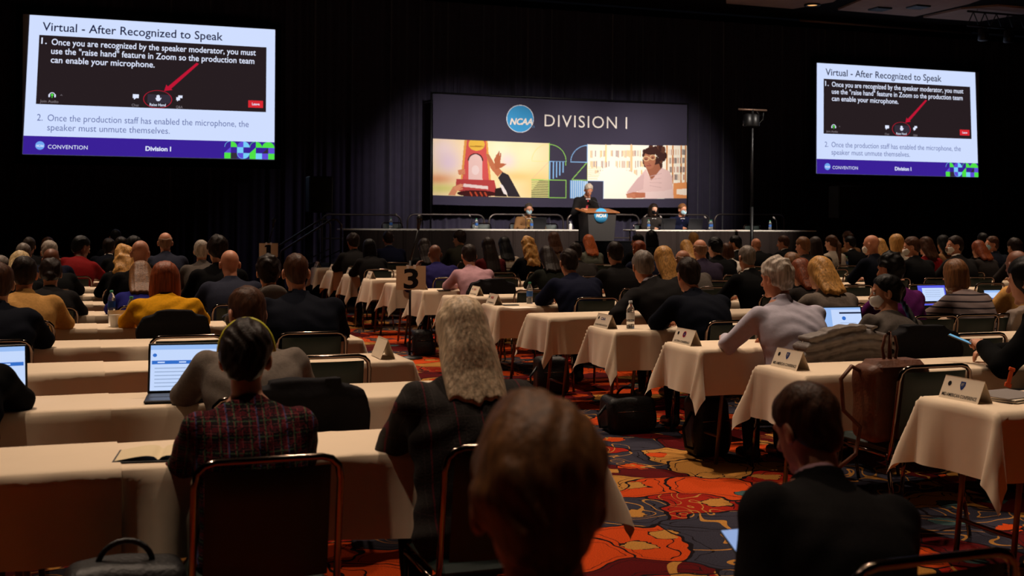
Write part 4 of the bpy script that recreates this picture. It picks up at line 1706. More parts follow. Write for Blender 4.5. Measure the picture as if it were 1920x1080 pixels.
def person(pid, px, py, row, sex, hair, hcol, skin, top, tcol, label, hl=.2, hyaw=0, hp=8, lean=None, arms='table', near=None, side=None, mask=None, collar=None, yhip=None, z0=0.0, rz=0.0, stand=False, sw=None,
           wr=None, chair=True, hunch=.55, sit=0, facing=1, girth=None, smin_=.93, smax_=1.07, hands=(30, 30), topmat=None, hside=0.0, hroll=0, glasses=False, tside=0, x=None, dy=0.0):
    left = pid[0] == 'L'
    if yhip is None:
        yhip = (back_l(row) if left else back_r(row)) - .80 + dy
    if near is None:
        near = yhip < 9.0
    if sex == 'F' and hunch == .55:
        hunch = .3
    hv = .0065 if near and yhip < 7.5 else .0085 if near else .0105
    sw = sw or (1.06 if sex == 'M' else .93)
    girth = girth or (1.12 if sex == 'M' else 1.03)
    wr = (.006 if near else 0.0) if wr is None else wr
    th = {'bald': 0, 'buzz': .006, 'fringe': 0.002}.get(hair, .02)
    best = None
    for ln in ((lean,) if lean is not None else LEANS):
        kw = dict(lean=ln, hunch=hunch, hpitch=hp, hyaw=hyaw, hroll=hroll, arms=arms, sw=sw, girth=girth, stand=stand, side=tside)
        ps = Pose(**{k: (dict(v) if k == 'arms' and isinstance(v, tuple) else v) for k, v in kw.items()})
        top_l = ps.head + ps.headR @ np.array([0, -.014, .122 + th])
        zt = top_l[2]
        hx, hy = ps.head[0], ps.head[1]
        wy = yhip + (hy * math.cos(rz) + hx * math.sin(rz))
        X, Z = at_y(px, py, wy)
        s = (Z - z0) / zt
        cost = abs(s - 1) + (.0012 * abs(ln - 20) if sex == 'M' else .0024 * abs(ln - 8))
        if best is None or cost < best[0]:
            best = (cost, kw, s, X - (hx * math.cos(rz) - hy * math.sin(rz)), ps)
    cost, kw, s, X, ps = best
    if not (smin_ <= s <= smax_):
        print('PERSON', pid, 'scale', round(s, 3), 'lean', kw['lean'])
    s = min(max(s, smin_), smax_)
    if x is not None:
        X = x
    pk = tuple(sorted((k, v) for k, v in kw.items()))
    seed = (sum(map(ord, pid)) % 5) if not near else sum(map(ord, pid)) % 97
    md, ps = person_meshes(pk, top, hair, hl, hv, seed, hands, wr, hside)
    o = thing('person', label, 'person', (X, yhip, z0), rz, 'seated audience' if pid[0] in 'LMRF' else 'speakers on the stage', s)
    link('body', md['body'], SKIN[skin], o, True)
    link({'suit': 'jacket', 'shirt': 'shirt', 'sweater': 'sweater', 'hoodie': 'hooded_sweatshirt'}[top], md['top'], topmat or cloth_mat(TOPC[tcol], 'shirt' if top == 'shirt' else 'wool'), o, True)
    link('trousers', md['trousers'], M_TROUSER, o, True)
    for q in (-1, 1):
        link('shoe', md['shoe'], M_SHOE, o, True).location.x = q * .116
    if 'hair' in md:
        link('hair', md['hair'], hair_mat(HC[hcol]), o, True)
    if mask:
        c = link('face_mask', mask_mesh(ps, 'cup' if mask == 'white' else 'flat'), mat('mask_' + mask, MASKC[mask], .85, spec=.1), o)
    if collar:
        nu = ps.head - ps.neck
        nu /= np.linalg.norm(nu)
        R = Vector(nu).to_track_quat('Z', 'Y').to_matrix()
        pr = [(.0625, -.012), (.0585, .03), (.0565, .046), (.0610, .047), (.0660, .03), (.0690, -.012)]
        M = Matrix.Translation(Vector(ps.neck)) @ R.to_4x4()
        MB().lathe(pr, 28, M=M, cap=False).obj('shirt_collar', mat('collar_' + collar, TOPC[collar] if collar in TOPC else (210, 208, 214), .8), o)
    if abs(hyaw) > 40 or facing < 0:
        for q in (-1, 1):
            c = ps.head + ps.headR @ np.array([q * .031, .083, .004])
            M = Matrix.Translation(Vector(c)) @ Matrix(ps.headR.tolist()).to_4x4() @ Matrix.Rotation(-PI / 2, 4, 'X')
            mb = MB().lathe([(.0005, -.011), (.008, -.008), (.0115, 0), (.0098, .006), (.006, .0098)], 12, 0, M=M).lathe([(.006, .0098), (.0035, .0112), (.0004, .0117)], 12, 1, M=M)
            mb.obj('eye', [mat('eye_white', (220, 214, 208), .3, spec=.5), mat('iris', (40, 26, 18), .2, spec=.5)], o)
    if glasses:
        mb = MB()
        T = lambda v: tuple(ps.head + ps.headR @ np.array(v))
        for q in (-1, 1):
            mb.tube([T((q * .034 + .024 * math.cos(a), .112, .003 + .019 * math.sin(a))) for a in np.linspace(0, 2 * PI, 15)[:-1]], .0022, 5, closed=True)
            mb.tube([T((q * .058, .112, .008)), T((q * .078, .07, .008)), T((q * .084, -.005, .006)), T((q * .082, -.03, -.012))], .0026, 5)
        mb.tube([T((-.010, .112, .006)), T((0, .115, .01)), T((.010, .112, .006))], .0022, 5)
        mb.obj('glasses', M_BLACK, o)
    if chair and not stand:
        short = ' '.join(label.split(',')[0].split()[:10])
        if len(label.split(',')[0].split()) > 10:
            print('LONG', pid, label)
        put_chair(X + (math.sin(rz) * .0), yhip + (.0), 'dark chrome framed chair under the ' + short, near, rz, z0)
    PEOPLE[pid] = dict(row=row, short=' '.join(label.split(',')[0].split()[:10]), o=o, ps=ps, s=s, X=X, Y=yhip, rz=rz)
    return o

# ------------------------------------------------------------------ the stage
ST, SX0, SX1, SY0, SY1 = .65, 4.56, 16.4, 22.15, 25.55
M_STAGE = mat('stage_carpet', (38, 34, 36), .9, var=.1, scale=30)
M_SKIRT = mat('stage_skirt_black', (17, 16, 18), .9, spec=.05)
M_TSKIRT = mat('grey_table_skirt', (52, 43, 40), .85, spec=.08, var=.05)
M_WHITE = mat('white_table_top', (236, 228, 218), .7, spec=.15)
o = thing('stage_platform', 'low stage platform with black skirt in front of the navy drape', 'stage', ((SX0 + SX1) / 2, SY0, 0))
hw = (SX1 - SX0) / 2
MB().box((-hw, 0, ST - .05), (hw, SY1 - SY0, ST)).obj('deck', M_STAGE, o)
sk = curtain(-hw, hw, -.03, .01, ST - .01, .16, .018, 11, 3, 8)
sk.obj('skirt', M_SKIRT, o)
MB().box((-hw + .02, .03, 0), (hw - .02, SY1 - SY0, ST - .05)).obj('riser', M_SKIRT, o)


def stage_table(x0, x1, y0, label):
    o = thing('head_table', label, 'table', ((x0 + x1) / 2, y0, ST))
    w = (x1 - x0) / 2
    MB().box((-w, 0, .725), (w, .62, .755), bev=.006).obj('table_top', M_WHITE, o)
    s = curtain(-w, w, -.012, .012, .73, .17, .026, int(x0), 4, 12)
    s.obj('skirt', M_TSKIRT, o)
    for x in (-w + .12, 0, w - .12):
        for y in (.1, .52):
            MB().tube([(x, y, 0.002), (x, y, .725)], .014, 6).obj('leg', M_LEG, o)
    return o


TY = 22.32
xa, xb = at_y(644, 430, TY)[0], at_y(1085, 431, TY)[0]
xc, xd = at_y(1192, 430, TY)[0], at_y(1531, 431, TY)[0]
stage_table(xa, xb, TY, 'long head table with grey pleated skirt left of the lectern')
stage_table(xc, xd, TY, 'long head table with grey pleated skirt right of the lectern')
# dark draped riser front beside the lectern
x0, z0 = at_y(1086, 452, 21.9)
x1, _ = at_y(1202, 452, 21.9)
o = thing('draped_riser', 'black draped box standing below the lectern at the stage front', 'riser', ((x0 + x1) / 2, 21.85, 0))
MB().box((-(x1 - x0) / 2, 0, z0 - .03), ((x1 - x0) / 2, .28, z0), bev=.008).obj('top_board', M_SKIRT, o)
curtain(-(x1 - x0) / 2 + .01, (x1 - x0) / 2 - .01, .005, .01, z0 - .03, .14, .014, 4, 3, 8).obj('drape', M_SKIRT, o)

# lectern
LX, _ = at_y(1121, 430, 22.55)
_, ltop = at_y(1121, 391, 22.55)
o = thing('lectern', 'dark grey lectern with round blue logo in the middle of the stage', 'lectern', (LX, 22.62, ST))
H_ = ltop - ST
M_LECT = mat('lectern_grey', (58, 54, 52), .6, spec=.3, var=.08, scale=60)
MB().add([(-.24, -.24, 0), (.24, -.24, 0), (.24, .22, 0), (-.24, .22, 0), (-.32, -.28, H_ - .1), (.32, -.28, H_ - .1), (.32, .24, H_ - .02), (-.32, .24, H_ - .02)],
         [(3, 2, 1, 0), (0, 1, 5, 4), (1, 2, 6, 5), (2, 3, 7, 6), (3, 0, 4, 7), (4, 5, 6, 7)], 0, False).obj('body', M_LECT, o)
MB().box((-.28, -.26, 0), (.28, .25, .08), bev=.01).obj('base', M_BLACK, o)
MB().box((-.39, -.30, -.016), (.39, .27, .016), bev=.010, M=Matrix.Translation((0, -.02, H_ - .045)) @ Matrix.Rotation(.14, 4, 'X')).obj('reading_top', mat('oak_trim', (150, 92, 52), .5, var=.15, scale=20), o)
dz = at_y(1128, 404, 22.3)
lg = MB().lathe([(.150, .010), (.150, -.004), (.001, -.0045)], 36, M=Matrix.Translation((dz[0] - LX, -.290, dz[1] - ST)) @ Matrix.Rotation(PI / 2, 4, 'X') @ Matrix.Scale(-1, 4, (0, 0, 1)), cap=False).obj('logo_disc', mat('logo_blue', (72, 166, 222), .5, spec=.2), o)
mb = MB()
add_text(mb, 'NCAA', -.115, .115, -.035, lambda x, y: (dz[0] - LX + x, -.300, dz[1] - ST + y), 0, .035, .07, shear=.25)
mb.obj('lettering', mat('banner_white_print', (244, 236, 226)), lg)
mb = MB().tube([(.12, .02, H_), (.11, .05, H_ + .1), (.0, .12, H_ + .16), (-.06, .14, H_ + .165)], .006, 6)
mb.tube([(-.05, .138, H_ + .165), (-.10, .15, H_ + .162)], .013, 8)
mb.obj('gooseneck_microphone', M_BLACK, o)


def guard_rail(pa, pb, label):
    (xa, za), (xb, zb) = at_y(pa, 402, 25.35), at_y(pb, 403, 25.35)
    h = (za + zb) / 2 - ST
    w = (xb - xa) / 2
    o = thing('guard_rail', label, 'railing', ((xa + xb) / 2, 25.35, ST), group='stage guard rails')
    pts = [(-w, 0, 0.002), (-w, 0, h - .15)]
    for a in (30, 60, 90):
        t = math.radians(a)
        pts.append((-w + .15 * (1 - math.cos(t)), 0, h - .15 + .15 * math.sin(t)))
    pts += [(-p[0], p[1], p[2]) for p in pts[::-1]]
    MB().tube(pts, .020, 8).obj('top_rail', M_PIPE2, o)
    MB().tube([(-w, 0, h * .5), (w, 0, h * .5)], .016, 7).obj('mid_rail', M_PIPE2, o)


M_PIPE2 = mat('grey_rail_steel', (98, 88, 84), .35, metal=.7)
for pa, pb, n in ((604, 752, 'behind the empty left end of the head table'), (764, 908, 'below the left edge of the banner'), (917, 1056, 'behind the man in the tan jacket'), (1064, 1198, 'behind the lectern'),
                  (1206, 1330, 'behind the two people right of the lectern'), (1340, 1470, 'at the dark right end of the stage')):
    guard_rail(pa, pb, 'grey steel guard rail ' + n)

# steps with hand rails at the left end of the stage
o = thing('stage_steps', 'dark steps with two sloping hand rails at the left end of the stage', 'stairs', (SX0 - .02, 23.0, 0))
for k in range(3):
    MB().box((-.28 * (3 - k), -.55, 0), (-.28 * (2 - k), .55, .2 + .16 * k - .0), bev=.006).obj('step', M_SKIRT, o)
for y in (-.52, .52):
    MB().tube([(.18, y, .45), (.18, y, 1.48), (.10, y, 1.58), (-.02, y, 1.57), (-.95, y, .98), (-.98, y, .90), (-.86, y, .0)], .020, 8).obj('hand_rail', M_PIPE2, o)
    MB().tube([(.18, y, 1.0), (-.62, y, .62)], .012, 6).obj('brace', M_PIPE2, o)


def loudspeaker(px0, px1, py0, py1, Y, label):
    (x0, z1), (x1, z0) = at_y(px0, py0, Y), at_y(px1, py1, Y)
    o = thing('loudspeaker', label, 'speaker', ((x0 + x1) / 2, Y, z0))
    w, h = (x1 - x0) / 2, z1 - z0
    MB().box((-w, 0, 0), (w, .42, h), bev=.02).obj('cabinet', mat('speaker_cabinet', (20, 18, 18), .6, spec=.3), o)
    MB().box((-w + .02, -.012, .03), (w - .02, .004, h - .03), bev=.004).obj('grille', mat('speaker_grille', (26, 21, 18), .7, metal=.2, bump=(.6, 400)), o)
    s = thing('speaker_stand', 'black tripod stand under the ' + label.split(' on ')[0].replace('black ', ''), 'stand', ((x0 + x1) / 2, Y + .2, 0))
    MB().tube([(0, 0, .25), (0, 0, z0)], .02, 7).obj('pole', M_BLACK, s)
    for k in range(3):
        a = k * 2 * PI / 3 + .4
        MB().tube([(0, 0, .75), (.34 * math.cos(a), .34 * math.sin(a), .012)], .012, 6).obj('leg', M_BLACK, s)


loudspeaker(580, 624, 330, 399, 23.9, 'black loudspeaker left of the stage on a stand')
loudspeaker(1573, 1617, 348, 410, 23.9, 'black loudspeaker right of the stage on a stand')

# tall crank stand with a T bar of lamps
x, zt = at_y(1411, 206, 21.75)
o = thing('light_stand', 'tall black stand with a T bar of stage lamps before the head table', 'light stand', (x, 21.75, 0))
MB().tube([(0, 0, .05), (0, 0, 1.9)], .036, 8).tube([(0, 0, 1.85), (0, 0, zt)], .026, 8).obj('mast', M_BLACK, o)
MB().tube([(-.34, 0, zt), (.34, 0, zt)], .022, 7).obj('cross_bar', M_PIPE, o)
for k in (-.1, .04):
    MB().lathe([(.04, .09), (.10, .06), (.115, -.16), (.10, -.18)], 14, c=(k, 0, zt - .17)).obj('lamp', M_BLACK, o)
MB().tube([(.1, 0, zt - .03), (.2, .02, zt - .12), (.28, .02, zt - .05), (.25, 0, zt - .2), (.1, .02, zt - .33), (.02, .03, zt - .4)], .008, 5).obj('cable', M_BLACK, o)
for k in range(3):
    a = k * 2 * PI / 3 + .5
    MB().tube([(0, 0, .6), (.62 * math.cos(a), .40 * math.sin(a), .012)], .016, 6).obj('leg', M_BLACK, o)

# floor microphones with number boards
M_BOARD = mat('tan_sign_board', (196, 166, 132), .8, spec=.1)


def mic_stand(base_px, base_py, bx0, by0, bx1, by1, mic_px, mic_py, num, label, boom=True, Y=None):
    if Y is None:
        X, Y = at_z(base_px, base_py, 0)
    else:
        X = at_y(base_px, base_py, Y)[0]
    o = thing('microphone_stand', label, 'microphone stand', (X, Y, 0))
    (x0, z1), (x1, z0) = at_y(bx0, by0, Y - .03), at_y(bx1, by1, Y - .03)
    mx, mz = at_y(mic_px, mic_py, Y)
    MB().lathe([(.15, 0), (.15, .012), (.03, .03), (.012, .04)], 20).obj('base', M_BLACK, o)
    MB().tube([(0, 0, .03), (0, 0, z1 + .06)], .014, 8).obj('pole', M_BLACK, o)
    MB().tube([(0, 0, z1 + .05), (mx - X, .0, mz - .05)], .011, 7).obj('boom', M_BLACK, o)
    MB().tube([(mx - X - .01, 0, mz - .09), (mx - X, 0, mz), (mx - X + .004, 0, mz + .03)], [.014, .026, .03], 10).lathe([(.031, 0), (.034, .02), (.03, .045), (.015, .06), (.002, .064)], 12, c=(mx - X + .004, 0, mz + .02)).obj('microphone', M_BLACK, o)
    b = MB().box((x0 - X, -.034, z0), (x1 - X, -.026, z1)).obj('number_board', M_BOARD, o)
    mb = MB()
    cx, w, h = (x0 + x1) / 2 - X, x1 - x0, z1 - z0
    wd = w * (.50 if num == '3' else .24)
    add_text(mb, num, cx - wd / 2, cx + wd / 2, z0 + h * .08, lambda x, y: (x, -.0355, y), 0, .028, h * .83)
    if num == '1':
        q = [(cx - wd / 2 - .028, z0 + h * .70), (cx - wd / 2 + .002, z0 + h * .74), (cx - wd / 2 + .002, z0 + h * .90), (cx - wd / 2 - .028, z0 + h * .80)]
        mb.poly([(x, -.0355, z) for x, z in q])
    mb.obj('numeral', M_INK, b)
    for k in (-.04, .04):
        MB().box((cx + k - .014, -.04, z1 - .03), (cx + k + .014, -.02, z1 + .012)).obj('clip', mat('clip_white', (210, 200, 190), .5), b)


mic_stand(768, 672, 743, 499, 798, 543, 786, 416, '3', 'microphone stand with the board numbered 3 in the aisle')
mic_stand(505, 520, 486, 456, 521, 482, 513, 417, '1', 'microphone stand with the board numbered 1 near the stage steps', Y=20.6)

# ------------------------------------------------------------------ small things
M_GLASS = mat('clear_plastic', (236, 240, 240), .08, spec=.5, trans=.9)
M_LABEL = mat('bottle_label_blue', (60, 110, 190), .5)
M_LABELW = mat('bottle_label_white', (214, 214, 214), .5)
M_CAPW = mat('bottle_cap_white', (230, 228, 224), .5)
M_CAPG = mat('bottle_cap_green', (70, 150, 110), .5)
SH = {}


def bottle(x, y, z, label, blue=True, group='water bottles on the tables'):
    o = thing('water_bottle', label, 'bottle', (x, y, z), group=group)
    if 'bt' not in SH:
        SH['bt'] = MB().lathe([(.001, 0), (.029, .0), (.0315, .006), (.0315, .05), (.030, .055), (.0315, .06), (.0315, .125), (.030, .135), (.0315, .142), (.026, .165), (.014, .188), (.0125, .20)], 18, cap=False).data('bottle')
        SH['lb'] = MB().lathe([(.0322, .072), (.0322, .122)], 18, cap=False).data('label')
        SH['cp'] = MB().lathe([(.0145, .195), (.0145, .212), (.012, .214), (.0005, .2145)], 14, cap=False).data('cap')
    link('bottle', SH['bt'], M_GLASS, o, True)
    link('label', SH['lb'], M_LABEL if blue else M_LABELW, o, True)
    link('cap', SH['cp'], M_CAPG if blue else M_CAPW, o, True)


def on_table(px, py, side, z=None):
    z = TH_ + .008
    return at_z(px, py, z)


def tent_card(x, y, label, lines, logo=None, face=-1, length=.26, h=.105):
    """folded card standing along the table end; face = -1 towards the aisle on the left"""
    z = TH_ + .009
    o = thing('tent_card', label, 'name card', (x, y, z), group='tent cards on the table ends')
    a = .045
    t = .0012
    mb = MB()
    for q in (-1, 1):
        v = [(q * a, -length / 2, 0), (q * a, length / 2, 0), (0, length / 2, h), (0, -length / 2, h)]
        v2 = [(p[0] - q * .002, p[1], p[2]) for p in v]
        mb.add(v + v2, [(0, 1, 2, 3), (7, 6, 5, 4), (0, 4, 5, 1), (0, 3, 7, 4), (1, 5, 6, 2)], 0, False)
    mb.box((-a, -length / 2, 0), (a, length / 2, .001))
    c = mb.obj('card', M_CARD, o)
    # printed face: u along -y for the left face seen from the aisle
    L = math.hypot(a, h)

    def fn(u, v):
        k = v / L
        return (face * (a * (1 - k) + .0008), (-u if face < 0 else u), h * k + .0004)
    pm = MB()
    for txt, u0, u1, v, cap_ in lines:
        add_text(pm, txt, u0 * length, u1 * length, v * L, fn, 0, .012, cap_ * L)
    disc = lambda cu, cv, r, mi: pm.poly([fn(cu * length + r * math.cos(k * PI / 8), cv * L + r * math.sin(k * PI / 8)) for k in range(16)], mi)
    disc(-.33, .68, .012, 0)
    if logo == 'shield':
        f2 = [(-.016, .018), (.016, .018), (.017, .0), (.009, -.016), (0, -.025), (-.009, -.016), (-.017, 0)]
        pm.poly([fn(u, .68 * L + v) for u, v in f2], 2)
        pm.poly([fn(u * .6, .69 * L + v * .6) for u, v in f2], 3)
    elif logo == 'round':
        disc(0, .66, .022, 1)
        disc(0, .66, .016, 2)
        add_text(pm, 'AE', -.010, .010, .60 * L, fn, 3, .02, .012)
    elif logo:
        add_text(pm, logo[0], -.16 * length, .16 * length, .56 * L, fn, logo[1], .03, .2 * L)
    pm.obj('print', [M_INK, M_REDINK, M_BLUEINK, M_CARD], c)


XE = AISLE_R + .055
MAC = [('MID-AMERICAN CONFERENCE', -.44, .44, .14, .15)]
cards = [(0, XE + .04, MAC, 'shield', 'white tent card reading MID-AMERICAN CONFERENCE on the last table with a paper stack'), (1, XE - .05, MAC, 'shield', 'white tent card reading MID-AMERICAN CONFERENCE before the grey puffer jacket'),
         (2, XE, [('EASTERN CONFERENCE', -.4, .4, .14, .13)], 'round', 'white tent card with a round red logo beside the man in pale shirt'),
         (3, XE, [('COLONIAL ATHLETIC ASSOCIATION', -.43, .43, .16, .12)], ('CAA', 2), 'white tent card next to the clear water bottle'),
         (5, XE, [('CONFERENCE', -.34, .34, .14, .12)], ('BE', 1), 'white tent card turned towards the aisle before the navy suit man'),
         (6, XE + .25, [('BIG SOUTH CONFERENCE', -.42, .42, .14, .13)], ('SOUTH', 1), 'white tent card with red logo behind the grey haired woman'),
         (7, XE, [('CONFERENCE', -.34, .34, .14, .12)], ('ACC', 2), 'white tent card half hidden by the board numbered 3'),
         (9, XE, [('CONFERENCE', -.34, .34, .14, .12)], ('SEC', 2), 'small white tent card on the table left of the number 3 board'),
         (10, XE, [('CONFERENCE', -.34, .34, .14, .12)], ('AAC', 2), 'small white tent card two tables beyond the number 3 board'),
         (11, XE, [('CONFERENCE', -.34, .34, .14, .12)], ('WAC', 1), 'small white tent card on the next to last far aisle table'),
         (12, XE, [('CONFERENCE', -.34, .34, .14, .12)], ('SWAC', 1), 'small white tent card on the farthest aisle table near the stage')]
for r, x, lines, logo, lab in cards:
    tent_card(x, back_r(r) - .17, lab, lines, logo)
tent_card(AISLE_L - .12, back_l(2) - .24, 'white tent card standing at the aisle end of a table left of the aisle', [('CONFERENCE', -.36, .36, .14, .13)], ('BIG 12', 0), face=1, length=.24, h=.115)
tent_card(AISLE_L - .10, back_l(3) - .22, 'white tent card right behind the dark navy suit man', [('CONFERENCE', -.36, .36, .14, .13)], ('PAC', 0), face=1, length=.22, h=.10)

for px, py, r, blue, lab in ((1182, 616, 'R', False, 'clear water bottle with white cap beside the name card'), (993, 569, 'R', True, 'clear water bottle with blue label left of the navy jacket man'), (209, 592, 'L', True, 'clear water bottle beside the woman in royal blue'),
                             (246, 607, 'L', True, 'clear water bottle at the elbow of the woman in mustard'), (1587, 503, 'R', True, 'small clear water bottle far off on the right tables')):
    x, y = on_table(px, py, r)
    bottle(x, y, TH_ + .008, lab, blue)
for px, lab in ((731, 'bottle before the empty green chair at the left end of the head table'), (891, 'bottle before the empty green chair below the banner edge'), (994, 'bottle at the hands of the man in tan jacket'), (1213, 'bottle at the hands of the woman in black mask'),
                (1328, 'bottle nearest the desk microphone at the right'), (1334, 'bottle behind the desk microphone at the right'), (1440, 'bottle before the empty chair at the dark end of the head table')):
    x, _ = at_y(px, 428, TY + .2)
    bottle(x, TY + (.12 if px != 1334 else .2), ST + .756, 'clear water ' + lab, True, 'water bottles on the head tables')
x, _ = at_y(1068, 428, TY + .2)
o = thing('sanitizer_bottle', 'white pump bottle on the head table just left of the lectern', 'bottle', (x, TY + .15, ST + .756))
MB().lathe([(.03, 0), (.032, .01), (.032, .10), (.02, .12), (.011, .125)], 16).obj('bottle', M_CAPW, o)
MB().tube([(0, 0, .12), (0, 0, .155), (-.03, 0, .158)], .006, 6).obj('pump', M_CAPW, o)


def laptop(x, y, z, rz, label, w=.33, d=.23, ang=105, lit=True, layout=0):
    o = thing('laptop', label, 'laptop', (x, y, z), rz)
    M_L = mat('laptop_grey', (44, 44, 48), .4, metal=.6)
    MB().box((-w / 2, -d, .002), (w / 2, 0, .016), bev=.004).obj('base', M_L, o)
    MB().box((-w / 2 + .02, -d * .55, .0155), (w / 2 - .02, -.02, .0172)).obj('keyboard', M_BLACK, o)
    Mx = Matrix.Translation((0, 0, .014)) @ Matrix.Rotation(math.radians(ang - 90) * -1, 4, 'X')
    lid = MB().box((-w / 2, -.003, 0), (w / 2, .006, d), M=Mx, bev=.003).obj('screen_lid', M_L if not lit else M_BLACK, o)
    pm = MB()
    P = lambda u0, v0, u1, v1, k, l: pm.poly([tuple(Mx @ Vector((-w / 2 + .010 + (w - .02) * u, -.0034 - .0003 * l, .012 + (d - .022) * v))) for u, v in ((u0, v0), (u1, v0), (u1, v1), (u0, v1))], k)
    F = lambda u, v: tuple(Mx @ Vector((-w / 2 + .010 + (w - .02) * u, -.0048, .012 + (d - .022) * v)))
    s = 1.0 if lit else 0.0
    ms = [emit('page_white', (196, 216, 252)), emit('page_blue', (52, 110, 200)), emit('page_grey', (150, 170, 205)), emit('page_dark', (36, 44, 70)), emit('page_violet', (88, 92, 220)), emit('page_pale', (150, 186, 240))]
    if lit:
        if layout == 0:
            P(0, 0, 1, 1, 0, 0)
            P(0, .9, 1, 1, 5, 1)
            P(.02, .58, .98, .66, 1, 1)
            pm.poly([F(.06 + .03 * math.cos(k * PI / 7), .78 + .04 * math.sin(k * PI / 7)) for k in range(14)], 1)
            for k in range(6):
                P(.06, .48 - k * .08, .5 + .35 * ((k * 37) % 10) / 10, .50 - k * .08, 2, 1)
            for k in range(3):
                P(.1 + .3 * k, .605, .2 + .3 * k, .635, 0, 2)
        elif layout == 1:
            P(0, 0, 1, 1, 5, 0)
            P(.25, .06, 1, .93, 0, 1)
            P(.45, .78, 1, .84, 3, 2)
            pm.poly([F(.55 + .05 * math.cos(k * PI / 7), .62 + .07 * math.sin(k * PI / 7)) for k in range(14)], 1)
            for k in range(4):
                P(.45, .45 - k * .08, .85, .465 - k * .08, 2, 2)
            P(0, 0, 1, .06, 3, 2)
        else:
            P(0, 0, 1, 1, 4, 0)
            P(.15, .12, .95, .88, 0, 1)
            P(.5, .18, .8, .24, 3, 2)
            for k in range(4):
                P(.25, .75 - k * .1, .8, .765 - k * .1, 2, 2)
        pm.obj('display', ms, lid)
    return o


x, y = on_table(348, 742, 'L')
laptop(x, y, TH_ + .008, -.12, 'open laptop showing a web page left of the man in grey sweater', .34, .235, 108)
x, y = on_table(-22, 750, 'L')
laptop(x, y, TH_ + .008, .1, 'open laptop cut by the left edge of the picture', .33, .235, 108, layout=0)
x, y = on_table(1583, 637, 'R')
laptop(x, y, TH_ + .008, -.1, 'open laptop with a blue page before the woman in white mask', .33, .225, 106, layout=1)
x, y = on_table(1752, 579, 'R')
laptop(x, y, TH_ + .008, -.05, 'open laptop with violet page before the woman in striped sweater', .33, .225, 106, layout=2)
x, y = on_table(1880, 591, 'R')
laptop(x, y, TH_ + .008, -.1, 'open laptop half hidden by the person in black at the right edge', .33, .225, 106, layout=0)
for px, lab in ((1010, 'man in tan jacket'), (1254, 'woman in black mask'), (1305, 'man in navy suit')):
    x, _ = at_y(px, 428, TY + .2)
    laptop(x, TY + .26, ST + .756, PI, 'dark laptop seen from behind before the %s on stage' % lab, .34, .24, 108, lit=False)


def desk_mic(px, label):
    x, _ = at_y(px, 428, TY + .2)
    o = thing('desk_microphone', label, 'microphone', (x, TY + .1, ST + .756))
    MB().lathe([(.05, 0), (.05, .012), (.02, .02)], 14).obj('base', M_BLACK, o)
    MB().tube([(0, 0, .015), (0, .01, .2), (-.02, .06, .26)], .006, 6).obj('neck', M_BLACK, o)
    MB().tube([(-.015, .05, .25), (-.035, .09, .285), (-.04, .1, .292)], [.012, .02, .016], 10).obj('head', mat('mic_grille', (150, 140, 135), .4, metal=.6), o)


for px, lab in ((745, 'desk microphone left of the head table middle, before the empty green chair'), (882, 'desk microphone below the banner edge beside a bottle'), (983, 'desk microphone before the man in tan jacket'), (1240, 'desk microphone before the woman in black mask'),
                (1323, 'desk microphone right of the man in navy suit on stage'), (1452, 'desk microphone at the dark end of the head table')):
    desk_mic(px, lab)
for px, w, col, lab in ((868, .5, M_PAPER, 'flat white papers with a yellow pad on the head table'), (1204, .25, M_PAPER, 'white sheet before the woman in black mask on stage'), (1385, .5, M_PAPER, 'white sheet on the right head table')):
    x, _ = at_y(px, 428, TY + .2)
    o = MB().box((-w / 2, 0, 0), (w / 2, .28, .006)).obj('paper_sheet', col)
    o.location = (x, TY + .05, ST + .756)
    tag(o, lab, 'paper')

# small things on the near tables
x, y = on_table(215, 613, 'L')
o = MB().lathe([(.028, 0), (.03, .002), (.038, .09), (.0395, .092), (.037, .09), (.029, .004), (.001, .003)], 18, cap=False).obj('plastic_cup', mat('frosted_plastic', (225, 220, 210), .3, trans=.5))
o.location = (x, y, TH_ + .008)
tag(o, 'frosted plastic cup on the table left of the woman in mustard', 'cup')
x, y = on_table(243, 612, 'L')
mb = MB()
th = np.linspace(0, 1.45, 12)
X, T = np.meshgrid(np.linspace(-.15, .15, 8), th, indexing='ij')
mb.grid(X, .12 * np.sin(T), .16 * (1 - np.cos(T)) * .8 + .002).grid(X[::-1], .12 * np.sin(T) + .002, .16 * (1 - np.cos(T)) * .8 + .004)
o = mb.obj('curled_paper', M_PAPER)
o.location = (x, y, TH_ + .008)
tag(o, 'curled white sheet standing behind the plastic cup', 'paper')
x, y = on_table(1905, 757, 'R')
o = thing('paper_stack', 'stack of papers beside the nearest name card', 'papers', (x + .05, back_r(0) - .2, TH_ + .008), .25)
for k in range(6):
    MB().box((-.14, -.12, .005 * k), (.14, .12, .005 * k + .004), M=Matrix.Rotation(.05 * ((k * 7) % 5 - 2), 4, 'Z')).obj('sheet', M_PAPER if k % 2 == 0 else mat('grey_folder', (120, 112, 108), .7), o)
x, y = on_table(300, 850, 'L')
o = thing('notebook', 'open notebook with cream pages at the elbow of the woman in plaid jacket', 'notebook', (x, back_l(0) - .3, TH_ + .008), -.15)
MB().box((-.15, -.11, 0), (.15, .11, .005), bev=.002).obj('cover', M_BLACK, o)
mb = MB()
uu = np.linspace(-1, 1, 21)
U, V = np.meshgrid(uu, np.linspace(-.1, .1, 3), indexing='ij')
mb.grid(U * .142, V, .006 + .016 * np.abs(np.sin(np.pi * np.abs(U) ** .6)) * (1 - .3 * np.abs(U)))
mb.obj('pages', mat('cream_pages', (214, 196, 160), .85), o)
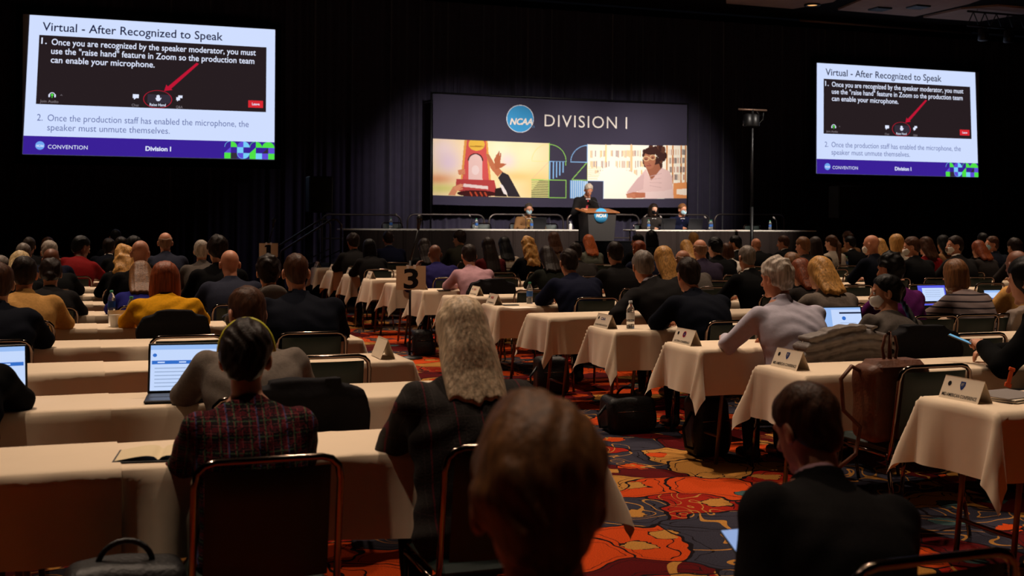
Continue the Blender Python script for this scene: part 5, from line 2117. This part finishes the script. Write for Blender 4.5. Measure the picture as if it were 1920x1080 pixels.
for px, py, s_, lab in ((832, 545, 'R', 'dark phone lying near the card beside board number 3'), (958, 573, 'R', 'dark phone lying by the card turned towards the aisle')):
    x, y = on_table(px, py, s_)
    o = MB().box((-.075, -.036, 0), (.075, .036, .009), bev=.003).obj('phone', M_BLACK)
    o.location = (x, y, TH_ + .009)
    tag(o, lab, 'phone')
for px, py, lab, rz in ((1045, 592, 'flat sheet of paper on the aisle table without a card', .1), (975, 577, 'flat sheet of paper left of the man in navy jacket', .2), (940, 521, 'printed papers on the table by the empty chair', 0.)):
    x, y = on_table(px, py, 'R')
    o = MB().box((-.13, -.1, 0), (.13, .1, .002)).obj('paper_sheet', mat('grey_print_paper', (170, 160, 150), .8) if px == 1045 else M_PAPER)
    o.location = (x, y, TH_ + .009)
    o.rotation_euler = (0, 0, rz)
    tag(o, lab, 'paper')

# ------------------------------------------------------------------ who sits where
P = person
NEAR_ARMS = ((-1, ((-.225, .34, .80), (-.12, .56, .80))), (1, ((.225, .34, .80), (.12, .56, .80))))
# ---- left of the aisle
P('L27', 460, 601, 0, 'F', 'thick', 'dkbrown', 'light', 'sweater', 'red', 'woman in dark plaid jacket with a yellow headband, at the nearest table', hp=12, hyaw=-12, wr=.004, lean=14, sw=1.04, arms=NEAR_ARMS, smin_=.9,
  topmat=plaid_mat('plaid_tweed', (24, 14, 18), [(0, .052, .30, .1, (84, 16, 26)), (2, .05, .30, .2, (74, 14, 24)), (0, .052, .08, .3, (60, 84, 58)), (2, .05, .08, .55, (58, 78, 56)), (0, .026, .07, .7, (130, 50, 56)), (2, .025, .06, .6, (120, 60, 62)), (0, .104, .05, .9, (66, 66, 104))], 1, fine=.44), dy=.06)
P('L28', 862, 552, 0, 'F', 'long', 'greyblonde', 'light', 'suit', 'charcoal', 'woman with grey blonde hair in dark checked blazer, at the nearest table', hl=.30, hp=4, lean=14, wr=.006, sw=1.12, girth=1.22, arms=NEAR_ARMS,
  topmat=plaid_mat('dark_check', (44, 40, 38), [(0, .09, .05, .1, (92, 36, 44)), (2, .11, .03, .3, (60, 50, 50)), (0, .045, .05, .6, (56, 50, 49))], 1), dy=.05)
P('L29', -88, 560, 1, 'M', 'short', 'black', 'tan', 'suit', 'black', 'person in black cut off by the left edge, beside the nearest laptop')
P('L26', 461, 537, 1, 'M', 'buzz', 'brown', 'pink', 'sweater', 'greysw', 'man in grey sweater with shaved head and glasses, hunched over', hyaw=22, hp=14, wr=.003, glasses=True, sw=1.12, lean=22)
P('L1', -2, 490, 3, 'M', 'short', 'brown', 'light', 'suit', 'dknavy', 'man in dark suit cut off by the left edge, leaning on his table')
P('L23', 309, 488, 4, 'F', 'bobfull', 'auburn', 'light', 'suit', 'mustard', 'woman in mustard yellow jacket with auburn hair', hl=.175, hp=2, wr=.007, sw=1.16, girth=1.15)
P('L25', 555, 475, 3, 'M', 'buzz', 'brown', 'pink', 'suit', 'dknavy', 'big man in dark navy suit with cropped hair, left aisle seat', sw=1.28, girth=1.25, hp=6)
P('L2', 46, 479, 4, 'M', 'short', 'dkbrown', 'pink', 'suit', 'tan', 'man in tan jacket with dark hair, at the left edge', wr=.005, sw=1.15)
P('L24', 503, 477, 4, 'M', 'curly', 'dkbrown', 'light', 'hoodie', 'grey', 'man in grey hooded top with dark curly hair', hp=4)
P('L3', 95, 482, 5, 'F', 'updo', 'dkbrown', 'light', 'suit', 'charcoal', 'woman in charcoal jacket with dark pinned up hair', hl=0, hp=6)
P('L22', 264, 488, 5, 'F', 'long', 'ltbrown', 'light', 'sweater', 'royal', 'woman in royal blue top with light brown hair', hl=.30, hp=12)
P('L21', 431, 469, 5, 'M', 'bald', 'grey', 'pink', 'suit', 'slate', 'bald man in slate suit left of the curly haired man', sw=1.12)
P('L4', 38, 469, 6, 'F', 'long', 'ltblonde', 'light', 'sweater', 'black', 'woman with very light blonde hair behind the man in tan', hl=.3)
P('L17', 264, 451, 6, 'M', 'bald', 'brown', 'pink', 'suit', 'black', 'bald red faced man in black suit at left', hyaw=-20, sw=1.1)
P('L20', 408, 442, 6, 'M', 'thick', 'dkbrown', 'light', 'suit', 'black', 'tall man in black suit with thick dark hair', hyaw=12, sw=1.1)
P('L6', 2, 478, 7, 'M', 'short', 'grey', 'light', 'suit', 'black', 'grey haired man at the very left edge, partly cut off')
P('L8', 96, 466, 7, 'M', 'bald', 'black', 'brown', 'suit', 'black', 'bald dark skinned man behind the pinned up hair', lean=30)
P('L16', 232, 457, 7, 'F', 'wavy', 'blonde', 'light', 'sweater', 'black', 'woman with long wavy blonde hair at left', hl=.36)
P('L7', 93, 450, 8, 'M', 'short', 'ltgrey', 'light', 'suit', 'navy', 'grey haired man in navy suit behind a bald head')
P('L19', 378, 449, 8, 'M', 'short', 'ltgrey', 'light', 'suit', 'grey', 'man in light grey checked jacket with pale hair', hyaw=-10)
P('L5', 44, 455, 9, 'M', 'short', 'grey', 'light', 'suit', 'black', 'man with neat grey hair above the light blonde woman')
P('L11', 152, 437, 9, 'F', 'short', 'black', 'brown', 'sweater', 'red', 'person in red jacket with black hair leaning to the right', hyaw=-60, hp=15, tside=10, lean=30)
P('L18', 310, 436, 9, 'M', 'fringe', 'fringe', 'pink', 'suit', 'slate', 'balding man in blue grey jacket against the dark curtain', lean=14)
P('L14', 228, 443, 10, 'M', 'short', 'dkbrown', 'tan', 'suit', 'black', 'man with short brown hair above the wavy blonde', hyaw=-15)
P('L9', 55, 444, 11, 'M', 'short', 'dkgrey', 'light', 'suit', 'charcoal', 'far off man with dark grey hair at left', hyaw=-12)
P('L13', 205, 446, 11, 'M', 'short', 'dkbrown', 'brown', 'suit', 'dknavy', 'man in dark navy suit with white collar at left', collar='white', hyaw=-25, tside=6)
P('L15', 251, 441, 8, 'F', 'bob', 'black', 'tan', 'sweater', 'black', 'person in deep shade above the bald red faced man', hl=.16)
P('L10', 90, 444, 12, 'F', 'bob', 'brown', 'light', 'sweater', 'black', 'far off woman with brown hair at left', hl=.15)
P('L12', 217, 430, 12, 'M', 'buzz', 'black', 'brown', 'suit', 'black', 'far off man with close cropped hair in the dark at left')
# ---- right of the aisle
PARM = lambda l_, r_: ((-1, l_), (1, r_))
P('R16', 1928, 480, 1, 'F', 'long', 'black', 'light', 'suit', 'black', 'person in black at the right edge holding a phone', hl=.34, rz=.5, arms=PARM(((-.26, .28, .78), (-.06, .50, .86)), 'table'), hands=(70, 40), lean=14, hp=14, sw=1.05, smax_=1.12, dy=.05)
P('M32', 1455, 481, 2, 'M', 'curly', 'ltgrey', 'pink', 'shirt', 'paleblue', 'man in pale lilac shirt with grey hair, leaning on his table', hyaw=18, wr=.008, sw=1.25, girth=1.3, hp=6, arms=PARM(((-.33, .30, .80), (-.20, .60, .80)), 'table'))
P('R14', 1658, 512, 2, 'F', 'pony', 'black', 'tan', 'sweater', 'grey', 'woman in grey sweater and white mask turned left', hl=.42, hyaw=62, hp=6, mask='white', wr=.006, sw=1.12, girth=1.15, tside=7, hside=.10, lean=14, smin_=.9)
P('M23', 1290, 481, 3, 'M', 'short', 'dkbrown', 'pink', 'suit', 'dknavy', 'man in navy suit with short dark hair behind a name card', sw=1.12, hp=8)
P('M40', 1500, 483, 4, 'F', 'long', 'auburn', 'light', 'suit', 'dkgrey', 'woman with auburn hair behind the pale shirt', hl=.27)
P('M41', 1536, 479, 3, 'F', 'long', 'blonde', 'light', 'suit', 'greysw', 'woman in grey brown jacket with streaked blonde hair', hl=.24, sw=1.05, hyaw=6)
P('R12', 1668, 472, 3, 'F', 'curly', 'black', 'tan', 'sweater', 'plum', 'woman in purple top with dark curly hair', hyaw=20, sw=1.02)
P('R11', 1790, 484, 3, 'F', 'bob', 'ltbrown', 'light', 'sweater', 'greysw', 'woman in grey sweater with dark stripes', hl=.13, hp=4, wr=.004, topmat=plaid_mat('striped_knit', (112, 98, 96), [(2, .052, .24, .1, (34, 28, 32))], 1), sw=1.02)
P('R15', 1906, 470, 3, 'M', 'bald', 'black', 'brown', 'suit', 'tan', 'bald man in tan jacket near the right edge', sw=1.1)
P('M20', 1210, 465, 4, 'M', 'short', 'grey', 'pink', 'suit', 'charcoal', 'grey haired man in charcoal suit leaning to his left', hyaw=-6, hp=14, tside=-12, lean=30, sw=1.18, arms=PARM(((-.50, .15, .72), (-.56, .26, .46)), 'table'), collar='paleblue', wr=.005, near=True)
P('M22', 1280, 469, 6, 'M', 'fringe', 'fringe', 'pink', 'suit', 'grey', 'bald man in grey jacket hidden behind the navy suit')
P('M13', 1066, 465, 5, 'M', 'short', 'dkbrown', 'pink', 'suit', 'navy', 'broad man in navy jacket with thinning dark hair', sw=1.2, girth=1.15, near=True, wr=.004)
P('M21', 1243, 460, 5, 'F', 'long', 'blonde', 'light', 'sweater', 'black', 'woman with long straight golden blonde hair', hl=.34)
P('M30', 1400, 460, 5, 'M', 'buzz', 'grey', 'pink', 'suit', 'black', 'man in black suit with closely cropped grey hair', sw=1.15, collar='white')
P('M39', 1485, 472, 5, 'M', 'short', 'ltbrown', 'pink', 'suit', 'black', 'man hidden behind the two women with only his brown crown showing')
P('M16', 1153, 452, 6, 'M', 'short', 'dkbrown', 'pink', 'suit', 'charcoal', 'man in charcoal jacket with red lit ears', sw=1.15)
P('M7', 879, 457, 7, 'M', 'short', 'dkbrown', 'pink', 'shirt', 'pink', 'man in pink shirt with short dark hair', wr=.006, sw=1.12, near=True)
P('M12', 1025, 460, 7, 'F', 'long', 'dkbrown', 'light', 'sweater', 'dkgreen', 'woman with long brown hair beside the navy jacket', hl=.30, hyaw=-12)
P('M26', 1312, 449, 7, 'M', 'fringe', 'fringe', 'pink', 'suit', 'dkpurple', 'balding man in dark purple suit')
P('R1', 1634, 441, 7, 'M', 'bald', 'brown', 'pink', 'suit', 'dknavy', 'bald man in navy suit and white mask at right', hyaw=30, mask='white')
P('R3', 1709, 443, 7, 'M', 'short', 'brown', 'pink', 'suit', 'black', 'man in black suit with brown hair turned left', hyaw=55, mask='white')
P('R5', 1790, 441, 7, 'M', 'short', 'dkbrown', 'pink', 'suit', 'charcoal', 'man in grey jacket with a white mask turned left', hyaw=75, hp=0, mask='white', collar='white')
P('R9', 1902, 445, 7, 'M', 'short', 'dkbrown', 'tan', 'suit', 'dkgrey', 'dim person in the dark at the far right')
P('M5', 815, 459, 8, 'M', 'bald', 'black', 'brown', 'suit', 'purple', 'bald man in bright indigo suit raising a hand', arms=PARM(((-.30, .22, .84), (-.26, .20, 1.09)), 'table'), hands=(40, 30), sw=1.15, near=True)
P('M14', 1078, 454, 8, 'M', 'short', 'dkbrown', 'tan', 'suit', 'dkgrey', 'man in dark grey jacket behind the navy jacket')
P('M18', 1198, 450, 8, 'M', 'short', 'auburn', 'tan', 'suit', 'navy', 'man with dark reddish hair in front of a black haired woman')
P('M27', 1340, 445, 8, 'M', 'thick', 'black', 'light', 'suit', 'black', 'man in black suit with thick black hair beside a white shirt', hyaw=15)
P('M34', 1505, 443, 8, 'M', 'short', 'ltbrown', 'pink', 'suit', 'dkgrey', 'stout man in dark grey jacket with thin brown hair', hyaw=20, sw=1.15)
P('R2', 1681, 438, 8, 'F', 'bob', 'blonde', 'light', 'suit', 'cream', 'woman in cream jacket with blonde hair', hl=.15, lean=14)
P('R4', 1735, 443, 8, 'F', 'long', 'brown', 'light', 'sweater', 'red', 'woman in red sweater with brown hair', hl=.22, hyaw=12)
P('R7', 1834, 450, 8, 'F', 'long', 'auburn', 'light', 'suit', 'dkgrey', 'woman with dark red hair in charcoal jacket at right', hl=.25)
P('M8', 915, 444, 9, 'F', 'long', 'dkbrown', 'light', 'sweater', 'dkred', 'woman in dark red top with very long dark hair', hl=.42)
P('M10', 990, 442, 9, 'F', 'wavy', 'blonde', 'light', 'sweater', 'black', 'woman with long blonde curls in black', hl=.36)
P('M29', 1362, 455, 9, 'F', 'bob', 'brown', 'light', 'shirt', 'white', 'person in bright white shirt', hl=.13, wr=.004)
P('M35', 1528, 443, 9, 'F', 'bob', 'dkbrown', 'tan', 'sweater', 'black', 'woman with dark hair beside the stout man', hl=.2)
P('R6', 1768, 440, 9, 'F', 'long', 'black', 'tan', 'sweater', 'brownjk', 'woman with black hair behind the masked man in grey', hl=.22)
P('R8', 1859, 442, 9, 'M', 'short', 'brown', 'pink', 'suit', 'dknavy', 'man in navy suit with pale mask looking left', hyaw=70, hp=0, mask='blue')
P('M2', 692, 447, 10, 'F', 'bob', 'black', 'light', 'suit', 'charcoal', 'woman with shoulder length black hair before the grey skirt', hl=.2)
P('M4', 795, 446, 10, 'F', 'long', 'dkbrown', 'light', 'sweater', 'black', 'woman with long straight brown hair by the microphone', hl=.36)
P('M9', 945, 443, 10, 'F', 'long', 'black', 'light', 'sweater', 'cream', 'woman in cream top with long black hair', hl=.30)
P('M25', 1286, 449, 10, 'F', 'long', 'blonde', 'light', 'sweater', 'black', 'woman with thin blonde hair near the small blond man', hl=.32)
P('M28', 1378, 441, 10, 'M', 'short', 'black', 'tan', 'suit', 'black', 'man with black hair and white mask strap', hyaw=40, collar='white', mask='white')
P('M36', 1558, 440, 10, 'F', 'pony', 'brown', 'light', 'sweater', 'cream', 'woman in cream with a curly brown ponytail', hl=.34, hyaw=25)
P('R10', 1843, 436, 10, 'M', 'short', 'black', 'brown', 'suit', 'black', 'very dim person at the far right before the curtain')
P('M1', 662, 437, 11, 'M', 'thick', 'dkbrown', 'light', 'suit', 'charcoal', 'man with dark hair at the left end of the far tables', hyaw=12)
P('M11', 1038, 434, 11, 'F', 'long', 'brown', 'light', 'sweater', 'cream', 'woman in cream sweater with brown and blonde hair', hl=.25)
P('M15', 1103, 439, 11, 'F', 'long', 'red', 'light', 'sweater', 'sage', 'woman in sage top with strawberry red hair', hl=.28)
P('M17', 1195, 438, 11, 'M', 'short', 'black', 'tan', 'suit', 'black', 'man with black hair turned left below the lectern side', hyaw=40)
P('M31', 1417, 447, 11, 'M', 'bald', 'brown', 'pink', 'suit', 'black', 'bald man before the light stand')
P('M33', 1468, 441, 11, 'M', 'short', 'brown', 'pink', 'suit', 'black', 'man in black suit with white collar turned left', hyaw=45, collar='white')
P('M37', 1593, 442, 11, 'M', 'short', 'black', 'tan', 'suit', 'black', 'man in black with bright white collar at right', collar='white', hyaw=30)
P('M3', 728, 432, 12, 'M', 'short', 'dkbrown', 'pink', 'suit', 'navy', 'man in navy suit with white collar before the grey skirt', collar='white', lean=14)
P('M6', 861, 432, 12, 'M', 'thick', 'dkbrown', 'light', 'suit', 'olive', 'man in dark olive jacket looking left', hyaw=40, lean=14)
P('M19', 1221, 431, 12, 'F', 'bobfull', 'black', 'brown', 'sweater', 'black', 'woman with tall black hair right of the lectern', hl=.2)
P('M24', 1300, 435, 12, 'M', 'short', 'blonde', 'light', 'suit', 'black', 'small man with sandy blond hair before the right head table')
P('M38', 1589, 433, 12, 'F', 'updo', 'brown', 'tan', 'sweater', 'brownjk', 'dim woman with pinned brown hair in the dark at right', hl=.05)
P('R1b', 1648, 446, 9, 'F', 'long', 'blonde', 'light', 'sweater', 'black', 'woman with long blonde hair behind the bald masked man', hl=.34)
# ---- people right before the camera
LAP = ((-1, ((-.22, .12, .74), (-.10, .30, .70))), (1, ((.22, .12, .74), (.10, .30, .70))))
P('F1', 1005, 748, 0, 'M', 'thick', 'ltbrown', 'pink', 'sweater', 'charcoal', 'person with short tousled brown hair, nearest in the aisle', yhip=1.25, arms='lap', hp=4, hyaw=-12, lean=14, near=True)
P('F2', 1500, 728, 0, 'M', 'short', 'brown', 'pink', 'suit', 'charcoal', 'man in dark suit and pink collar looking at his phone', yhip=2.36, arms=LAP, hp=20, hyaw=14, lean=16, hunch=.6, tside=9, near=True, collar='pink', hands=(60, 40), sw=1.25, girth=1.1, wr=.003, smin_=.88)
# ---- speakers on the stage
ZS = ST
SARM = ((-1, ((-.30, .36, .82), (-.06, .55, .80))), (1, ((.30, .36, .82), (.06, .55, .80))))
P('S1', 992, 380, 0, 'M', 'short', 'dkgrey', 'pink', 'suit', 'brownjk', 'man in tan jacket and blue mask at the head table', yhip=23.25, rz=PI, z0=ZS, arms=SARM, mask='blue', glasses=True, facing=-1, hp=4, collar='cream', lean=14, hyaw=-12, smax_=1.1)
P('S2', 1104, 345, 0, 'M', 'short', 'ltgrey', 'pink', 'suit', 'charcoal', 'grey haired man in dark suit speaking at the lectern', yhip=23.12, rz=PI, z0=ZS, stand=True, arms=((-1, ((-.28, .2, 1.1), (-.20, .42, 1.16))), (1, ((.28, .2, 1.1), (.20, .42, 1.16)))), facing=-1, hp=32, collar='white', lean=14, hyaw=-8, smax_=1.12)
P('S3', 1226, 381, 0, 'F', 'bobfull', 'dkbrown', 'light', 'suit', 'dkgrey', 'woman in grey jacket and black mask at the head table', yhip=23.25, rz=PI, z0=ZS, arms=SARM, mask='black', facing=-1, hp=4, hl=.17, lean=14, smax_=1.1)
P('S4', 1280, 381, 0, 'M', 'short', 'ltbrown', 'pink', 'suit', 'navy', 'man in navy suit and pale mask at the head table', yhip=23.25, rz=PI, z0=ZS, arms=SARM, mask='blue', glasses=True, facing=-1, hp=4, collar='white', lean=14, hyaw=10, smax_=1.1)


def dress(pid, name, fn, mats):
    """an extra garment part in the person's own frame"""
    d = PEOPLE[pid]
    mb = MB()
    fn(mb, d['ps'])
    return mb.obj(name, mats, d['o'])


def band(mb, ps):
    T = lambda v: tuple(ps.head + ps.headR @ np.array(v))
    pts = [T((.102 * math.cos(a), .012 - .02 * math.sin(a), .022 + .128 * math.sin(a))) for a in np.linspace(.05, PI - .05, 24)]
    mb.tube(pts, .0075, 7)


dress('L27', 'headband', band, mat('yellow_headband', (214, 206, 60), .5))


def tie(mb, ps):
    a = ps.tp(0, .108, .50)
    b = ps.tp(0, .148, .30)
    c = ps.tp(0, .152, .16)
    a, b, c = Vector(a), Vector(b), Vector(c)
    up = Vector((1, 0, 0))
    mb.add([a - up * .014, a + up * .014, b + up * .026, b - up * .026, c + up * .036, c - up * .036] + [v + Vector((0, .012, 0)) for v in (a - up * .012, a + up * .012, b + up * .022, b - up * .022, c + up * .032, c - up * .032)],
           [(6, 7, 8, 9), (9, 8, 10, 11), (0, 6, 9, 3), (3, 9, 11, 5), (1, 2, 8, 7), (2, 4, 10, 8)], 0, False)


def shirt_front(mb, ps):
    a, b, c = (Vector(ps.tp(0, y, t)) for y, t in ((.092, .54), (.136, .32), (.142, .16)))
    x = Vector((1, 0, 0))
    mb.add([a - x * .05, a + x * .05, b + x * .045, b - x * .045, c + x * .02, c - x * .02], [(0, 1, 2, 3), (3, 2, 4, 5)], 0, False)


for pid, col in (('S1', (200, 170, 70)), ('S2', (190, 60, 70)), ('S4', (50, 44, 90)), ('S3', None)):
    dress(pid, 'shirt_front', shirt_front, mat('shirt_front_white', (226, 220, 220), .8))
    if col:
        dress(pid, 'necktie', tie, mat('tie_%d' % col[0], col, .5))
d = PEOPLE['F2']
x, y = d['X'] + d['s'] * -.02, d['Y'] + d['s'] * .36
px_, pz_ = at_y(1368, 985, d['Y'] + .36)
o = thing('phone', 'lit phone held low by the man in dark suit in front', 'phone', (px_ + .045, d['Y'] + .30, pz_ - .09))
Mx = Matrix.Rotation(-1.15, 4, 'X')
MB().box((-.038, -.004, -.01), (.038, .004, .14), M=Mx, bev=.004).obj('case', M_BLACK, o)
MB().box((-.034, -.006, -.005), (.034, -.0045, .135), M=Mx).obj('display', emit('phone_screen', (150, 175, 225), .9), o)
# phone in the hand at the right edge
d = PEOPLE['R16']
W = d['ps'].wr[-1] + d['ps'].hd[-1] * .10
Wd = d['o'].matrix_basis @ Vector(W)
o = thing('phone', 'phone with pale blue screen held by the person in black', 'phone', (Wd[0] - .02, Wd[1] + .01, Wd[2] - .03), .75)
Mx = Matrix.Rotation(-1.2, 4, 'X')
MB().box((-.036, -.004, 0), (.036, .004, .14), M=Mx, bev=.004).obj('case', M_BLACK, o)
MB().box((-.033, -.006, .004), (.033, -.0045, .136), M=Mx).obj('display', emit('phone_screen_b', (120, 180, 215), .8), o)

# ------------------------------------------------------------------ empty chairs seen in the photograph
EMPTY = [('L', 352, 632), ('L', 617, 670), ('L', 405, 580), ('R', 712, 506), ('R', 700, 497), ('R', 742, 493), ('R', 934, 503), ('R', 946, 519), ('R', 979, 497), ('R', 1002, 538),
         ('R', 1539, 601), ('R', 1582, 575), ('R', 1607, 537), ('R', 1573, 537), ('R', 1606, 515), ('R', 1570, 515), ('R', 1620, 502), ('R', 1702, 505), ('R', 1711, 498), ('R', 1752, 513), ('R', 1731, 527), ('R', 1726, 570),
         ('R', 1728, 597), ('R', 1832, 592), ('R', 1838, 618), ('R', 1857, 537), ('R', 1824, 513), ('R', 1873, 501), ('R', 1755, 683), ('R', 1725, 632), ('R', 1367, 513), ('R', 1358, 522), ('R', 1520, 497)]
SEAT = {}
LABS = set()
for n, (sd, px, py) in enumerate(EMPTY):
    best = None
    for r in range(13):
        yb = (back_l(r) if sd == 'L' else back_r(r)) - 1.10
        X, Z = at_y(px, py, yb)
        if best is None or abs(Z - .875) < best[0]:
            best = (abs(Z - .875), r, X, yb)
    _, r, X, yb = best
    k = int(round(abs(X - (AISLE_L if sd == 'L' else AISLE_R)) / .61 + .5))
    lab = None
    for dr in (0, -1, 1, -2, 2):
        for q in sorted(PEOPLE, key=lambda q: abs(PEOPLE[q]['X'] - X)):
            d = PEOPLE[q]
            if q[0] in 'FS' or (q[0] == 'L') != (sd == 'L') or d['row'] != r + dr or abs(d['X'] - X) > 2.2:
                continue
            rel = ('right of' if X > d['X'] else 'left of') if dr == 0 else ('ahead of' if dr < 0 else 'behind')
            if dr != 0 and abs(d['X'] - X) > 1.0:
                continue
            cand = 'empty dark chair %s the %s' % (rel, d['short'])
            if cand not in LABS:
                lab = cand
                break
        if lab:
            break
    lab = lab or 'empty dark chair far right in the %s row from the back' % ORD[r]
    LABS.add(lab)
    SEAT[n] = (X, yb + .30, put_chair(X, yb + .30, lab, r < 7))
for px, lab in ((741, 'empty green backed chair at the left end of the head table'), (909, 'empty green backed chair below the left part of the banner'), (1036, 'empty green backed chair between the man in tan jacket and the lectern'), (1421, 'empty green backed chair behind the light stand')):
    X, _ = at_y(px, 425, 23.3)
    o = put_chair(X, 23.25, lab, False, PI, ST)
for px, lab in ((1830, 'empty chair in front at the lower right corner, only its chrome top showing'),):
    X, _ = at_y(px, 1047, 2.0)
    put_chair(X, 2.30, lab, True)


# ------------------------------------------------------------------ coats over chairs, bags
def coat(x, y, label, m, w=.25, ztop=.90, drop=.42, quilt=False, seed=0, name='coat', lean=0.0):
    def f(P):
        X, Y, Z = P.T
        yc = -.25 - (Z - .45) * .16
        sh = np.interp(Z, [ztop - drop, ztop - .12, ztop - .02, ztop], [w * .98, w, w * .86, w * .5])
        d = np.maximum(np.abs(X) - sh, np.abs(Y - yc) - np.interp(Z, [ztop - drop, ztop - .05, ztop], [.050, .05, .028]))
        d = np.maximum(d, np.maximum(Z - ztop - .012 * np.cos(X * 9), ztop - drop - .03 * np.sin(X * 14 + seed) - Z))
        d = d * .8 - .012
        if quilt:
            ph = (Z * 1.0 + .035 * np.sin(X * 7 + seed)) * PI / .056
            d = d - .017 * np.abs(np.sin(ph)) + .006
            d = d + .004 * np.sin(X * 60 + Z * 20)
        else:
            d = d + wrinkles(P, .007, .6, seed)
        return d
    me = mesh_np(name, *mesh_sdf(f, (-w - .08, -.42, ztop - drop - .1), (w + .08, -.12, ztop + .06), .0095 if quilt else .012))
    o = link(name, me, m)
    o.location = (x, y, 0)
    return tag(o, label, 'coat')


M_COATB = mat('black_coat', (20, 19, 22), .85, spec=.1, bump=(.4, 30))
M_PUFF = mat('grey_puffer', (112, 104, 100), .5, spec=.3, bump=(.5, 40))
M_COATG = mat('grey_coat', (116, 102, 92), .85, bump=(.4, 30))


def coat_on(pid, label, m, dx=0.0, **k):
    d = PEOPLE[pid]
    return coat(d['X'] + dx, d['Y'] - .0, label, m, **k)


coat_on('M7', 'black coat over the chair of the man in pink shirt', M_COATB, .05, w=.27, ztop=.90, seed=1)
coat_on('L26', 'black jacket over the chair of the man in grey sweater', M_COATB, .14, w=.25, ztop=.92, drop=.5, seed=2)
coat_on('L23', 'black coat over the chair of the woman in mustard', M_COATB, .02, w=.235, ztop=.91, seed=3)
coat_on('M32', 'grey quilted puffer jacket over the chair of the pale shirt man', M_PUFF, .10, w=.31, ztop=.92, drop=.62, quilt=True, seed=4, name='puffer_jacket')
coat_on('R11', 'grey wool coat over the chair of the striped sweater woman', M_COATG, .18, w=.27, ztop=.92, seed=5)
X_, Y_, c_ = SEAT[29]
coat(X_, Y_, 'black coat over the chair right of the woman in white mask', M_COATB, w=.26, ztop=.92, seed=6)


def bag(px, py, w, d, h, label, seed, handle=True, Y=None):
    X, Yb = at_z(px, py, 0)

    def f(P):
        x, y, z = P.T
        q = np.stack([np.maximum(np.abs(x) - w / 2 + .05, 0), np.maximum(np.abs(y) - d / 2 + .05, 0), np.maximum(np.abs(z - h / 2) - h / 2 + .05, 0)], 1)
        r = np.linalg.norm(q, axis=1) - .05
        r = r - .03 * np.exp(-((z - h * .35) / .12) ** 2 - ((y + d / 2) / .08) ** 2)
        r = np.maximum(r, -z + .004)
        return r + wrinkles(P, .006, .5, seed)
    o = thing('travel_bag', label, 'bag', (X, Yb + d / 2, 0), group='bags on the carpet')
    M_BAG = mat('black_nylon', (13, 12, 14), .5, spec=.35, bump=(.4, 60))
    link('bag_body', mesh_np('bag', *mesh_sdf(f, (-w / 2 - .06, -d / 2 - .09, -.01), (w / 2 + .06, d / 2 + .06, h + .05), .014)), M_BAG, o)
    if handle:
        MB().tube([(w * .22 * math.cos(a), 0, h - .015 + .075 * math.sin(a)) for a in np.linspace(0, PI, 13)], .009, 7).obj('handle', M_BAG, o)
        MB().tube([(-w / 2, -.03, h * .75), (-w / 2 - .08, -.06, h * .5), (-w / 2 - .07, -.08, h * .2), (-w / 2 + .02, -.06, .05)], .011, 6).obj('strap', M_BAG, o)
    MB().tube([(-w * .4, -d / 2 - .028, h * .62), (w * .4, -d / 2 - .028, h * .62)], .004, 5).obj('zipper', M_CHROME, o)
    return o


bag(1188, 813, .36, .26, .27, 'black leather bag on the carpet under the aisle card tables', 1)
bag(1040, 741, .28, .22, .34, 'black rucksack on the carpet left of the leaning man', 2)
bag(1338, 858, .25, .22, .40, 'tall black bag under the table of the pale shirt man', 3)
bag(235, 1420, .36, .20, .55, 'tall black tote bag on the floor left of the nearest chair', 4)
bag(795, 668, .22, .2, .30, 'black bag on the floor behind the number 3 board', 5)

# brown leather backpack hung on the empty chair near the right
X_, Y_, c_ = SEAT[28]
o = thing('leather_backpack', 'brown leather backpack hung on the empty chair in the second row', 'backpack', (X_ - .10, Y_ - .02, .50))
M_LEATH = mat('brown_leather', (88, 48, 27), .5, spec=.35, var=.25, scale=12, bump=(.3, 60))


def fbag(P):
    x, y, z = P.T
    q = np.stack([np.maximum(np.abs(x) - .14, 0), np.maximum(np.abs(y + .06) - .05, 0), np.maximum(np.abs(z - .17) - .15, 0)], 1)
    return np.linalg.norm(q, axis=1) - .045 + wrinkles(P, .005, .6, 3)


link('bag_body', mesh_np('leather_bag', *mesh_sdf(fbag, (-.22, -.2, -.06), (.22, .1, .42), .012)), M_LEATH, o)
MB().box((-.15, -.155, .22), (.16, .02, .385), bev=.03).obj('flap', M_LEATH, o)
for q in (-1, 1):
    MB().tube([(q * .03, -.05, .36), (q * .045, -.05, .44), (q * .03, -.05, .50), (0, -.05, .515 - .01 * q), (-.005 * q, -.05, .38)], .008, 6).obj('top_loop', M_LEATH, o)
MB().tube([(-.18, -.05, .33), (-.26, -.09, .36), (-.33, -.10, .30), (-.30, -.08, .14), (-.20, -.08, .05), (-.24, -.10, -.08), (-.36, -.12, -.14)], .011, 7).obj('shoulder_strap', M_LEATH, o)
# orange strap at the right edge
x, y = on_table(1893, 722, 'R')
x, z = at_y(1894, 706, 5.1)
o = MB().box((-.014, -.004, -.04), (.014, .004, .04), M=Matrix.Rotation(.3, 4, 'Y'), bev=.003).box((-.02, -.006, .03), (.02, .006, .05), M=Matrix.Rotation(.3, 4, 'Y'), bev=.003).box((-.022, -.006, -.06), (.022, .006, -.035), M=Matrix.Rotation(.3, 4, 'Y'), bev=.003).obj('luggage_tag', mat('orange_tag', (230, 92, 40), .5))
o.location = (x, 5.1, z)
tag(o, 'small orange tag below the hand of the person in black', 'tag')
for o_ in list(bpy.data.objects):
    if o_.get('label') == 'x':
        for c_ in list(o_.children):
            bpy.data.objects.remove(c_)
        bpy.data.objects.remove(o_)
print('objects', len(bpy.data.objects), 'verts', sum(len(m.vertices) for m in bpy.data.meshes))
